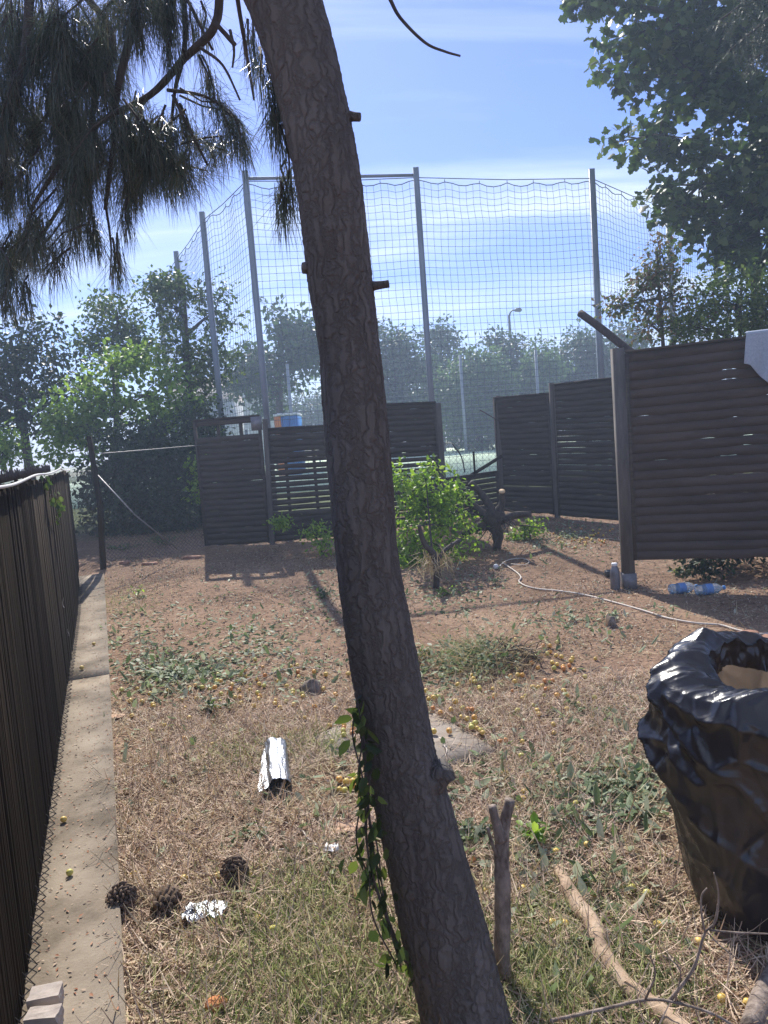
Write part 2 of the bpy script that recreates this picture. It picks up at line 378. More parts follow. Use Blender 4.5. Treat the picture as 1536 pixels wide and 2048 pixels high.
# court
mb = MB(); mb.add([(-14, 17, .66), (26, 17, .66), (30, 62, .66), (-18, 62, .66), (-14, 17, .5), (26, 17, .5), (30, 62, .5), (-18, 62, .5)], [(0, 1, 2, 3), (0, 4, 5, 1), (1, 5, 6, 2), (2, 6, 7, 3), (3, 7, 4, 0)])
ct = mb.build('court', MT['court']); tag(ct, 'pale green sports court beyond the fences', None, None, 'structure')
mb = MB()
for (a, b) in (((-12, 60), (28, 60)), ((-12, 38), (28, 38))): mb.box(((a[0]+b[0])/2, a[1], .666), (b[0]-a[0], .08, .004))
mb.build('court_line', MT['courtline'], ct)
mb = MB()
nn = 60
for i in range(nn):
    x0 = -60+i*2.4; pass
V = []; 
for j, (yy, zz) in enumerate(((62.5, .55), (66, .95), (75, 1.05), (110, 1.2))):
    for i in range(nn): V.append((-70+i*2.6, yy, zz+.12*mnoise.noise(Vector((i*.4, j, 0)))))
mb.add(V, [(j*nn+i, j*nn+i+1, (j+1)*nn+i+1, (j+1)*nn+i) for j in range(3) for i in range(nn-1)])
tag(mb.build('grass_bank', noisy('dry_bank', (.16, .17, .08), (.30, .28, .17), 3), None, True), 'low grassy bank behind the court', None, None, 'structure')

# ------------------------------------------------------------------ left: concrete footing and reed/board fence
def FL(Y): return -1.17-.377*(Y-2.03)          # base line of the left fence
dirf = np.array([-.377, 1, 0]); dirf /= np.linalg.norm(dirf); nrm = np.array([dirf[1], -dirf[0], 0])  # towards the yard
mb = MB()
Y = .6; sl = []
while Y < 9.3:
    L = 4.6; a = np.array([FL(Y), Y, 0]); Y2 = min(Y+L, 9.35); b = np.array([FL(Y2), Y2, 0]); g = dirf*.004
    n = 14; w0, w1 = -.06, .285
    for (s0, s1) in [(0, 1)]:
        vs = []
        for i in range(n+1):
            t = i/n; c = (a+g)*(1-t)+(b-g)*t; base = hbase(0, c[1])
            for w, z in ((w0, base-.1), (w0, base+.055), (w1+.004*mnoise.noise(Vector((c[1]*6, 1, 1))), base+.055+.004*mnoise.noise(Vector((c[1]*9, 5, 1)))), (w1+.004, base-.1)):
                vs.append(c+nrm*w+np.array([0, 0, z]))
        fs = [(i*4+k, i*4+k+1, (i+1)*4+k+1, (i+1)*4+k) for i in range(n) for k in range(3)] + [(3, 2, 1, 0), (n*4, n*4+1, n*4+2, n*4+3)]
        mb.add(vs, fs)
    Y = Y2+.001
tag(mb.build('concrete_footing', MT['concrete']), 'long pale concrete footing strip at the foot of the left fence', None, None, 'structure')

def on_fence(px, py):
    d = ray(px, py); # X = -1.17-.377*(Y-2.03)
    t = (-1.17+.377*2.03)/(d[0]+.377*d[1]); return CAM+d*t
topA = on_fence(0, 972); topB = on_fence(140, 935); 
def fence_top(Y): return float(np.interp(Y, [topA[1], topB[1]], [topA[2], topB[2]]))
fr = thing('screen_fence', 'tall dark board and reed fence running along the left edge', 'fence', (FL(5), 5, 0))
bm_ = MB(); rd_ = MB(); Y = .5
YE = 8.75
while Y < YE:
    w = random.uniform(.085, .12) if Y > 4.2 else random.uniform(.012, .02)
    c = np.array([FL(Y), Y, 0]); base = hbase(0, Y)+.05
    zt = fence_top(Y)-.03+random.uniform(-.02, .015) if Y > 4.2 else fence_top(Y)-.02+random.uniform(-.03, .03)
    off = nrm*random.uniform(-.004, .004)
    (bm_ if Y > 4.2 else rd_).box(c+off+dirf*w/2+np.array([0, 0, (base+zt)/2]), (w-.003 if Y > 4.2 else w*.9, .016, zt-base), (dirf, nrm, (0, 0, 1)))
    Y += w*dirf[1]
bm_.build('board_panel', MT['boards'], fr); rd_.build('reed_screen', MT['reed'], fr)
for Yp in (1.2, 3.3, 5.4, 7.5):
    MB().tube([np.array([FL(Yp), Yp, -.1])-nrm*.06, np.array([FL(Yp), Yp, fence_top(Yp)-.04])-nrm*.06], .025, 8).build('post', MT['darkwire'], fr, True)
# loose mesh edge and top strip of spikes
mb = MB(); pts = []
Yq = 1.2
while Yq < 8.9:
    c = np.array([FL(Yq), Yq, hbase(0, Yq)+.07])+nrm*(.022+.018*(1 if int(Yq/.045) % 2 else -1)); pts.append(c); Yq += .045
mb.tube(pts, .0025, 4)
for k in range(0, len(pts)-1, 1):
    if k % 2: mb.tube([pts[k], pts[k]+np.array([0, 0, .05])-nrm*.03], .0015, 3)
mb.build('mesh_fringe', MT['darkwire'], fr)
ro = smooth_path([np.array([FL(y_), y_, fence_top(y_)+dz])+nrm*.02 for y_, dz in ((.6, 0), (2, .01), (3.2, -.005), (4.4, .012), (5.6, .0), (6.6, .01), (7.2, .02), (7.3, .035), (7.4, .01), (8.4, -.02), (9.4, -.02))], 8)
MB().tube(ro, .007, 7).build('top_rope', MT['rope'], fr, True)
mb = MB(); Yq = .8
while Yq < 6.9:
    c = np.array([FL(Yq), Yq, fence_top(Yq)])-nrm*.05; mb.tube([c, c+[0, 0, .05+random.uniform(-.01, .02)]], .003, 3); Yq += .035
tag(mb.build('fringe', MT['darkwire'], fr), kind='stuff')
# bits stuck on the fence
for i, (px, py, s, lb) in enumerate(((119, 1205, .05, 'torn white plastic scrap caught on the left fence, the longer upper one'), (130, 1266, .03, 'small white plastic scrap on the left fence, the lower one'))):
    c = on_fence(px, py)+nrm*.02
    vs = [c+dirf*.2*s*random.uniform(-1, 1)*k+np.array([0, 0, s*(.9-.45*k)])+nrm*.3*s*random.random() for k in range(5)]
    vs2 = [v+dirf*.35*s+np.array([0, 0, .1*s*random.uniform(-1, 1)]) for v in vs]
    o = MB().add(vs+vs2, [(k, k+1, k+6, k+5) for k in range(4)]).build('plastic_scrap', MT['white']); tag(o, lb, 'litter')
# ivy sprig hanging over the top
def vine(name, label, cat, pts, r, leafs, size, mat, tm=T_OVAL, stems=1, hang=.9, loose=.03):
    t = thing(name, label, cat, pts[0])
    mb = MB(); P = smooth_path(pts, 8)
    for s_ in range(stems):
        off = rng.normal(size=3)*loose*.5*(s_ > 0)
        mb.tube([p+off+rng.normal(size=3)*.003 for p in P], r, 5)
    mb.build('stem', MT['branch'], t, True)
    A = np.array(P); k = rng.integers(0, len(A)-1, leafs); tt = rng.random(leafs)[:, None]
    pos = A[k]*(1-tt)+A[k+1]*tt + rng.normal(size=(leafs, 3))*loose
    D = randdir(leafs)*.7; D[:, 2] -= hang
    scatter('foliage', tm, pos, frames(D), size*rng.uniform(.6, 1.3, leafs), mat, t)
    return t
vine('ivy_sprig', 'small pale ivy sprig hanging over the top of the left fence', 'ivy', [on_fence(82, 955)+nrm*.03, on_fence(90, 985)+nrm*.04, on_fence(103, 1005)+nrm*.05, on_fence(104, 1030)+nrm*.04], .003, 60, .05, LM['mid'], loose=.03)
# bricks on the footing
def rock(name, mat, c, size, label, cat, group=None, rot=0, seed=0, bev=.15):
    """a broken block: subdivided box with chipped, uneven corners"""
    import bmesh
    bm = bmesh.new(); bmesh.ops.create_cube(bm, size=1)
    bmesh.ops.subdivide_edges(bm, edges=bm.edges, cuts=4, use_grid_fill=True)
    for v in bm.verts:
        p = v.co.copy(); q = p.normalized()*.62
        v.co = p.lerp(q, bev); nz = mnoise.noise_vector(Vector(v.co*3)+Vector((seed, 0, 0)))
        v.co += nz*.05
        v.co = Vector((v.co.x*size[0], v.co.y*size[1], v.co.z*size[2]))
        v.co.rotate(Matrix.Rotation(rot, 3, 'Z'))
    me = bpy.data.meshes.new(name); bm.to_mesh(me); bm.free(); me.materials.append(mat)
    o = bpy.data.objects.new(name, me); col.objects.link(o); o.location = Vector([float(a) for a in c]); return tag(o, label, cat, group)
p = PZ(92, 1998, .08); rock('brick', MT['brick'], p, (.085, .06, .05), 'broken pale brick on the footing, the upper of two', 'brick', rot=.2, seed=1, bev=.08)
p = PZ(88, 2040, .08); rock('brick', MT['brick'], p, (.09, .05, .05), 'broken pale brick on the footing, nearest the bottom edge', 'brick', rot=.05, seed=5, bev=.08)

# ------------------------------------------------------------------ chain link
def chainlink(mb, p0, p1, z0f, z1, cell=.06, r=.0018, jit=0):
    """diamond mesh from p0 to p1 (xy), between ground and height"""
    p0 = np.array(p0, float); p1 = np.array(p1, float); L = np.linalg.norm((p1-p0)[:2])
    H = z1-z0f; d = (p1-p0)/L
    def P(u, v): return np.array([p0[0]+d[0]*u, p0[1]+d[1]*u, z0f+v])
    u = -H
    while u < L:
        for sgn in (1, -1):
            a, b = (u, 0), (u+H, H)
            if sgn < 0: a, b = (u, H), (u+H, 0)
            t0 = max(0, -u/H); t1 = min(1, (L-u)/H)
            if t1 > t0:
                q = lambda t: P(a[0]+(b[0]-a[0])*t, a[1]+(b[1]-a[1])*t)
                mb.tube([q(t0), q(t1)], r, 3, False)
        u += cell
corner = G(205, 1138); cor_top = PY(178, 872, corner[1])
cf = thing('chain_link_fence', 'old chain link fence with dark posts at the back left corner', 'fence', corner)
A0 = np.array([FL(YE), YE, 0.]); mb = MB()
chainlink(mb, A0, corner, hbase(0, 9)+.1, fence_top(9)-.05, .06)
endp = G(412, 1094); endp2 = endp.copy()
chainlink(mb, corner, endp, corner[2]+.05, 1.62, .055, .0022)
mb.build('mesh_panel', MT['darkwire'], cf)
MB().tube([corner-[0, 0, .2], PY(200, 1010, corner[1]), cor_top], [.045, .042, .038], 8).build('post', MT['boards'], cf, True)
tw = smooth_path([PY(190, 908, corner[1]), PY(300, 899, (corner[1]+endp[1])/2), PY(405, 890, endp[1])], 5); MB().tube(tw, .006, 5).build('top_wire', MT['wire'], cf)
MB().tube([PY(195, 950, corner[1]), PY(270, 1030, 9.8), PY(355, 1098, 10.2)], .010, 5).build('brace_wire', MT['wire'], cf)
for i in range(5):
    Yb = YE+.03+i*.1; MB().box((FL(Yb), Yb, (fence_top(9)+.25)/2), (.012, .02, fence_top(9)-.35), (dirf, nrm, (0, 0, 1))).build('picket', MT['boards'], cf)

# ------------------------------------------------------------------ lapped fence panels
def panel(name, label, p0, p1, zb0, zt0, zb1, zt1, pitch=.082, gapf=lambda v, t: .004, cat='fence', skip=lambda v: False, th=.010, mat=None, battens=(.33, .66), cap=True, group=None):
    p0 = np.array([p0[0], p0[1], 0.]); p1 = np.array([p1[0], p1[1], 0.]); L = np.linalg.norm(p1-p0); d = (p1-p0)/L
    n_ = np.array([d[1], -d[0], 0]); r = thing(name, label, cat, (p0[0], p0[1], zb0), group)
    H = (zt0-zb0); K = int(H/pitch); mb = MB(); nseg = 26
    def zz(u, v): t = u/L; return (zb0+(zt0-zb0)*v)*(1-t)+(zb1+(zt1-zb1)*v)*t
    for k in range(K):
        v0 = k/K; v1 = (k+1)/K; vm = (v0+v1)/2
        if skip(vm): continue
        ph = random.random()*50; tilt = .0045; dz = random.uniform(-.004, .004)
        vs = []
        for i in range(nseg+1):
            u = .02+(L-.04)*i/nseg
            gf = gapf(vm, u/L); g = gf*(1+.6*mnoise.noise(Vector((u*2.1, ph, k))))-.004 if gf > .01 else min(.011, gf*14*max(0, mnoise.noise(Vector((u*5.1, ph, k)))-.20))
            g1 = .003*mnoise.noise(Vector((u*2.3, ph+7, k)))
            a = p0+d*u; za = zz(u, v0)+g; zb = zz(u, v1)+g1+.006
            vs += [a+n_*(tilt-th/2)+[0, 0, za], a+n_*(tilt+th/2)+[0, 0, za], a+n_*(th/2)+[0, 0, zb], a+n_*(-th/2)+[0, 0, zb]]
        fs = [(i*4+q, i*4+(q+1) % 4, (i+1)*4+(q+1) % 4, (i+1)*4+q) for i in range(nseg) for q in range(4)] + [(0, 1, 2, 3), (nseg*4+3, nseg*4+2, nseg*4+1, nseg*4)]
        mb.add(vs, fs)
    mb.build('slats', mat or MT['slat'], r)
    fm = MB()
    for u in (0.012, L-.012):
        c = p0+d*u+n_*.004; MB().box(c+[0, 0, (zz(u, 0)+zz(u, 1))/2], (.038, .05, zz(u, 1)-zz(u, 0)), (d, n_, (0, 0, 1))).build('stile', MT['slat'], r)
    for b in battens:
        u = b*L; c = p0+d*u+n_*(-.028); MB().box(c+[0, 0, (zz(u, 0)+zz(u, 1))/2], (.045, .03, zz(u, 1)-zz(u, 0)-.02), (d, n_, (0, 0, 1))).build('batten', MT['slat'], r)
    if cap:
        c = [p0+d*u+[0, 0, zz(u, 1)+.014] for u in (0, L*.33, L*.66, L)]
        e = MB(); 
        for a, b in zip(c[:-1], c[1:]):
            dd = (b-a)/np.linalg.norm(b-a); e.box((a+b)/2, (np.linalg.norm(b-a), .055, .022), (dd, n_, np.cross(dd, n_)))
        e.build('cap_rail', MT['slat'], r)
    return r
def post(label, base, top, w=.09, cat='fence post', mat=None):
    base = np.array(base, float); top = np.array(top, float); r = thing('fence_post', label, cat, base)
    ax = (top-base); L = np.linalg.norm(ax); ax /= L; x = np.array([1, 0, 0])-ax*ax[0]; x /= np.linalg.norm(x); y = np.cross(ax, x)
    m_ = MB().box((base+top)/2-ax*.1, (w, w, L+.2), (x, y, ax)); 
    o = m_.build('shaft', mat or MT['post'], r); 
    bv = o.modifiers.new('b', 'BEVEL'); bv.width = .006; bv.segments = 2
    return r
# back panels, left to right
gA = lambda v, t: .014 if v < .62 else .003
pA = endp; pA2 = G(542, 1088); pB0 = G(548, 1087); pB1 = G(672, 1076)
za = PY(405, 842, pA[1])[2]; za2 = PY(525, 832, pA2[1])[2]
def skipA(v): return .87 < v < .955
panel('slatted_fence', 'dark back fence panel at the left end with its top boards missing', pA, pA2, pA[2]+.02, za, pA2[2]+.02, za2, gapf=lambda v, t: .004+.006*(random.random() < .25), skip=skipA, battens=(.35, .7))
zb = PY(555, 858, pB0[1])[2]; zb2 = PY(650, 853, pB1[1])[2]
panel('slatted_fence', 'dark slatted back fence panel with wide lit gaps, left of the pine trunk', pB0, pB1, pB0[2]+.03, zb, pB1[2]+.02, zb2, gapf=lambda v, t: .026 if .25 < v < .74 else .008, battens=(.3, .75))
post('dark fence post between the two back panels on the left', G(545, 1089), PY(530, 838, pA2[1]), .07)
bd = PY(513, 847, pA2[1]-.03); o = MB().box(bd, (.16, .012, .2)).build('board', MT['greyplastic']); tag(o, 'small grey board fixed in the open top of the left back panel', 'board')
pC0 = G(678, 1072); pC1 = G(888, 1052)
zc0 = PY(690, 812, pC0[1])[2]; zc1 = PY(874, 806, pC1[1])[2]
panel('slatted_fence', 'dark back fence panel right of the pine trunk behind the bright green bush', pC0, pC1, pC0[2]+.03, zc0, pC1[2]+.02, zc1, gapf=lambda v, t: .027 if v < .6 else .005, battens=(.45, .9))
post('dark post at the left side of the gap in the back fence', G(893, 1052), PY(876, 806, pC1[1]), .08)
# low panel in the gap
pD0 = G(897, 1048); pD1 = G(1000, 1030)
zd0 = PY(900, 958, pD0[1])[2]; zd1 = PY(998, 944, pD1[1])[2]
panel('low_slatted_fence', 'low dark slatted panel closing the gap in the back fence', pD0, pD1, pD0[2]+.03, zd0, pD1[2]+.03, zd1, gapf=lambda v, t: .02, battens=(.45,))
pE0 = G(1002, 1026); pE1 = G(1112, 1034)
ze0 = PY(997, 797, pE0[1])[2]; ze1 = PY(1100, 788, pE1[1])[2]
post('dark post at the right side of the gap in the back fence', G(1004, 1028), PY(996, 792, pE0[1]), .07)
panel('slatted_fence', 'dark back fence panel just right of the gap', pE0, pE1, pE0[2]+.03, ze0, pE1[2]+.04, ze1, gapf=lambda v, t: .003+.012*(abs(v-.25) < .04), battens=(.5,))
pF0 = G(1118, 1036); pF1 = G(1262, 1050)
zf0 = PY(1108, 771, pF0[1])[2]; zf1 = PY(1235, 756, pF1[1])[2]
post('dark post between the two back panels on the right', G(1115, 1036), PY(1103, 766, pF0[1]), .075)
panel('slatted_fence', 'taller dark back fence panel partly hidden behind the big right panel', pF0, pF1, pF0[2]+.04, zf0, pF1[2]+.05, zf1, gapf=lambda v, t: .003+.010*(.3 < v < .75)*(t < .8), battens=(.45, .8))
# chain link and props in the gap
gp = thing('gap_mesh_fence', 'rusty chain link mesh with leaning struts in the gap of the back fence', 'fence', pD0)
mb = MB(); b0 = pD0+np.array([-.1, .25, 0]); b1 = pD1+np.array([.1, .25, 0])
chainlink(mb, b0, b1, .3, 1.55, .085, .0018); mb.build('mesh_panel', MT['darkwire'], gp)
Yg = (pD0[1]+pD1[1])/2
MB().box((PY(947, 950, Yg)+PY(950, 905, Yg))/2, (.03, .03, .38)).build('picket', MT['boards'], gp)
a = PY(935, 955, Yg+.05); b = PY(1004, 912, Yg-.02); dd = (b-a)/np.linalg.norm(b-a)
MB().box((a+b)/2, (np.linalg.norm(b-a), .03, .05), (dd, (0, 1, 0), np.cross(dd, (0, 1, 0)))).build('brace', MT['boards'], gp)
MB().tube(smooth_path([PY(905, 888, Yg), PY(922, 912, Yg), PY(930, 945, Yg)], 5), .010, 6).build('bent_rod', MT['darkwire'], gp, True)
MB().tube([PY(960, 820, Yg), PY(998, 842, Yg)], .010, 6).build('strut', MT['darkwire'], gp, True)

# right big panel
RB = G(1258, 1176); RT = PY(1234, 697, RB[1])
q0 = np.array([RB[0]+.055, RB[1]-.02]); dr = np.array([.91, -.42]); dr /= np.linalg.norm(dr); q1 = q0+dr*1.83
zt0 = PY(1252, 703, q0[1])[2]; zb0 = PY(1266, 1120, q0[1])[2]
rp = panel('slatted_fence', 'big brown lapped fence panel raised on a post at the right', q0, q1, zb0, zt0-.02, zb0+.03, zt0+.0, pitch=.085, gapf=lambda v, t: .0015+.006*(t > .35)*(1-abs(v-.6))*(random.random() < .8), battens=(.42, .85), mat=noisy('brown_lap_board', (.058, .043, .037), (.10, .075, .065), 5, (.3, .3, 1.5), bump=.5, bdist=.004, bscale=40))
rpost = thing('fence_post', 'tall square post of the big right panel with a grey metal sleeve at its foot', 'fence post', RB)
MB().box((RB+RT)/2, (.105, .09, np.linalg.norm(RT-RB)), (np.cross((0, 1, 0), (RT-RB)/np.linalg.norm(RT-RB)), (0, 1, 0), (RT-RB)/np.linalg.norm(RT-RB))).build('shaft', MT['post'], rpost)
MB().box(RB+[0, 0, .065], (.125, .11, .17)).build('sleeve', MT['greyplastic'], rpost)
# leaning pole above the post
pa = PY(1160, 626, 8.3); pb = PY(1250, 695, 7.9)
ext = pb+(pb-pa)*.9
o = MB().tube(smooth_path([pa, (pa+pb)/2+[0, 0, .01], pb, ext], 5), .042, 10).build('wooden_pole', MT['branch'], None, True); tag(o, 'round dark pole leaning up behind the post of the right panel', 'pole')
# cloth over the right end of the panel
def cloth():
    top0 = PY(1492, 668, q0[1]-.42*1.15); 
    mb = MB(); nu, nv = 34, 40
    base = np.array([top0[0], top0[1], zt0+.03]); D3 = np.array([dr[0], dr[1], 0]); Nn = np.array([dr[1], -dr[0], 0])
    vs = []
    for j in range(nv+1):
        v = j/nv
        for i in range(nu+1):
            u = i/nu; x = u*.55
            fold = .018*math.sin(u*19+v*2)+.012*math.sin(u*37+1+v*3)
            ln = .26+.27*max(0, 1-abs(u-.42)/.34)+.02*math.sin(u*9)
            if v < .15:
                s = v/.15; y = -.045+.08*s; z = .012*math.sin(s*math.pi)+.004
                if s < .1: z = -.15+1.5*s
            else:
                s = (v-.15)/.85; y = .038+fold*s*1.3+.02*s; z = -ln*s
            vs.append(base+D3*(x+.05*(v > .15)*(-s if v > .15 else 0)*(.5-u))+Nn*y+np.array([0, 0, z]))
    mb.add(vs, [(j*(nu+1)+i, j*(nu+1)+i+1, (j+1)*(nu+1)+i+1, (j+1)*(nu+1)+i) for j in range(nv) for i in range(nu)])
    o = mb.build('towel', MT['cloth'], None, True); sm = o.modifiers.new('s', 'SOLIDIFY'); sm.thickness = .004
    tag(o, 'pale grey blue towel hanging over the top of the big right panel', 'towel')
cloth()

# ------------------------------------------------------------------ ball stop net
nf = thing('ball_stop_net', 'tall net of square mesh strung between steel poles behind the back fence', 'net fence', (0, 13.2, .5))
ZT = 6.2
poles = [PZ(353, 512, ZT), PZ(405, 435, ZT), PZ(491, 355, ZT), PZ(832, 348, ZT), PZ(1183, 350, ZT), PZ(1336, 412, ZT)]
poles = [PZ(353, 512, ZT)+(PZ(353, 512, ZT)-PZ(405, 435, ZT))*1.0] + poles + [PZ(1336, 412, ZT)+(PZ(1336, 412, ZT)-PZ(1183, 350, ZT))*1.0]
for p in poles:
    MB().box((p[0], p[1], (p[2]+.1)/2), (.10, .10, p[2]+.1)).build('pole', MT['steel'], nf)
def span(a, b, cell=.125, z0=.9):
    mb = MB(); a = np.array(a); b = np.array(b); L = np.linalg.norm((b-a)[:2]); d = (b-a)/L; n_ = np.array([-d[1], d[0], 0])
    nu = int(L/cell); nh = int((ZT-z0)/cell); hang = max(3, int(L/.55)); ph = random.random()*30
    def P(i, j):
        u = i/nu; v = j/nh
        sag = (.07*abs(math.sin(u*hang*math.pi))**1.0) * max(0, 1-j*.14)
        big = .03*math.sin(u*math.pi)*(1-v)
        wob = .028*mnoise.noise(Vector((u*L*.9, j*.22, ph))); wu = .03*mnoise.noise(Vector((u*L*.9, j*.25, ph+9)))
        edge = min(1, min(u, 1-u)*9)
        p = a+d*(u*L+wu*edge)+n_*(.07*mnoise.noise(Vector((u*3, v*3, ph+4)))); p[2] = ZT-.10-(sag+big)*edge-j*cell+wob*edge
        return p
    for i in range(nu+1): mb.tube([P(i, j) for j in range(0, nh+1)], .0038, 3, False)
    for j in range(nh+1): mb.tube([P(i, j) for i in range(nu+1)], .0038 if j else .009, 3, False)
    mb.build('netting', MT['net'], nf)
    h = MB(); h.tube([a-[0, 0, .06], (a+b)/2-[0, 0, .09], b-[0, 0, .06]], .008, 5)
    for k in range(hang+1):
        i = round(nu*k/hang); p = P(min(i, nu), 0); h.tube([p, p+[0, 0, .05]], .006, 4)
    h.build('head_rope', MT['net'], nf)
for a, b in zip(poles[:-1], poles[1:]): span(a, b)
a, b = poles[3], poles[4]; MB().tube([a-[0, 0, .02], b-[0, 0, .02]], .028, 8).build('top_rail', MT['steel'], nf)

# court perimeter poles and mesh far behind
fc = thing('court_fence', 'far mesh fence with thin steel posts at the end of the court', 'fence', (5, 58, .6))
fps = []
for (x0, y0, y1, Yd) in ((578, 728, 840, 30), (924, 710, 878, 38), (1075, 700, 800, 38)):
    t = PY(x0-(4 if x0 > 600 else 4), y0, Yd); 
    MB().tube([(t[0], t[1], .6), t], .075 if Yd > 35 else .06, 8).build('post', MT['steel'], fc, True); fps.append(t)
mb = MB()
for z in np.arange(.9, 4.4, .22): mb.tube([(fps[0][0]-8, 34, z), (fps[1][0], 38, z), (fps[2][0], 38, z), (fps[2][0]+14, 38, z)], .006, 3, False)
mb.build('mesh_panel', MT['steel'], fc)
# street lamp
lt = PY(1018, 622, 50); lb = np.array([lt[0]+.2, 50, .6]); sl = thing('street_lamp', 'tall street lamp with curved arm rising above the far trees', 'street lamp', lb)
MB().tube(smooth_path([lb, (lt[0], 50, lt[2]-1.2), (lt[0]+.02, 50, lt[2]-.3), (lt[0]+.2, 50, lt[2]), (lt[0]+.45, 50, lt[2]+.02)], 6), lerp_list([.11, .08, .06, .05, .045], 25), 8).build('pole', MT['lamp'], sl, True)
MB().tube([(lt[0]+.35, 50, lt[2]), (lt[0]+.5, 50, lt[2]+.03), (lt[0]+.75, 50, lt[2]+.02), (lt[0]+.85, 50, lt[2]-.02)], [.07, .13, .15, .06], 8).build('lamp_head', MT['lamp'], sl, True)
# house
hb = PY(455, 830, 52); hz = .6; rid = PY(462, 742, 52)[2]; eav = PY(492, 790, 52)[2]
hs = thing('house', 'pale grey gabled house glimpsed between the trees on the left', 'house', (hb[0], 52, hz))
x0, x1 = hb[0]-1.0, hb[0]+2.4; xm = PY(458, 742, 52)[0]; yb = 62; xl = hb[0]-4.5
xr = x1
mb = MB(); mb.add([(xm-1.9, 52, hz), (xm+1.9, 52, hz), (xm+1.9, 52, eav), (xm, 52, rid), (xm-1.9, 52, eav), (xm-1.9, yb, hz), (xm+1.9, yb, hz), (xm+1.9, yb, eav), (xm, yb, rid), (xm-1.9, yb, eav)],
  [(0, 1, 2, 3, 4), (9, 8, 7, 6, 5), (1, 6, 7, 2), (0, 4, 9, 5)]); mb.build('wall', MT['house'], hs)
mb = MB()
for s in (-1, 1):
    a = np.array([xm, 51.7, rid+.12]); b = np.array([xm+s*2.2, 51.7, eav-.12]); c = b+[0, yb-51.4, 0]; e = a+[0, yb-51.4, 0]; t = np.array([0, 0, .14])
    mb.add([a, b, c, e, a+t, b+t, c+t, e+t], [(0, 1, 2, 3), (7, 6, 5, 4), (0, 4, 5, 1), (1, 5, 6, 2), (2, 6, 7, 3)])
mb.build('roof', MT['roof'], hs)
w = MB().box((xm+.5, 51.98, hz+2.0), (1.0, .08, 1.2)).build('window', MT['white'], hs); MB().box((xm+.5, 51.93, hz+2.0), (.84, .04, 1.04)).build('pane', MT['glass'], w)
h2c = PY(415, 770, 44); h2 = thing('tiled_roof_house', 'low house with a weathered tiled roof behind the left bushes', 'house', (h2c[0], 44, .6))
zr = PY(415, 748, 44)[2]; ze = PY(420, 800, 44)[2]
MB().box((h2c[0]-.6, 46.2, (ze+.6)/2), (3.6, 4, ze-.6)).build('wall', MT['house'], h2)
MB().add([(h2c[0]-2.6, 43.9, ze), (h2c[0]+1.3, 43.9, ze), (h2c[0]+.9, 46.2, zr), (h2c[0]-2.6, 46.2, zr), (h2c[0]+1.3, 48.4, ze), (h2c[0]-2.6, 48.4, ze)], [(0, 1, 2, 3), (3, 2, 4, 5), (1, 4, 2)]).build('roof', MT['roof'], h2)
# orange and blue container
cb = PY(576, 858, 26); cn = thing('container', 'orange and blue container with pale roof seen over the left back panel', 'container', (cb[0], 26, .6))
xl_, xr_ = PY(549, 850, 26)[0], PY(594, 850, 26)[0]; zt_ = PY(571, 832, 26)[2]; ww = xr_-xl_
mb = MB().box(((xl_+xl_+ww*.3)/2, 26.9, (zt_+.6)/2), (ww*.3, 1.8, zt_-.6))
for k in range(3): mb.box((xl_+ww*(.05+.1*k), 25.97, (zt_+.6)/2), (.04, .04, zt_-.7))
mb.build('orange_side', MT['orange'], cn)
mb = MB().box((xl_+ww*.65, 26.9, (zt_+.6)/2), (ww*.698, 1.76, zt_-.6))
for k in range(8): mb.box((xl_+ww*(.35+.085*k), 25.99, (zt_+.6)/2), (.04, .04, zt_-.7))
mb.build('blue_side', MT['blue'], cn)
mb = MB()
for k in range(6): mb.box((xl_+ww*(k+.5)/6, 26.9, zt_+.05+.02*(k % 2)), (ww/6+.02, 1.95, .07))
mb.build('roof', MT['white'], cn)
c = PY(617, 857, 33); o = MB().box((c[0], 33.2, c[2]-.35), (.85, .5, .06)).box((c[0]-.38, 33.2, (c[2]+.2)/2-.2), (.07, .07, c[2]-.1)).box((c[0]+.38, 33.2, (c[2]+.2)/2-.2), (.07, .07, c[2]-.1)).box((c[0], 33.2, c[2]-.02), (.95, .6, .05)).build('utility_table', MT['steel']); tag(o, 'grey metal table beside the orange and blue container', 'table')
# white barrier and benches by the court
a = PY(918, 884, 58); b = PY(982, 868, 58); bn = thing('barrier', 'low white topped barrier at the far edge of the court', 'barrier', (a[0], 58, .66))
MB().tube([a, PY(945, 880, 58), b], .09, 8).build('rail', MT['white'], bn, True)
for t in (0, .33, .66, 1): q = a*(1-t)+b*t; MB().tube([(q[0], q[1], .6), q], .06, 6).build('leg', MT['brown'], bn)
MB().box(((a[0]+b[0])/2, 58.2, a[2]-.25), (b[0]-a[0], .1, .3)).build('board', MT['brown'], bn)

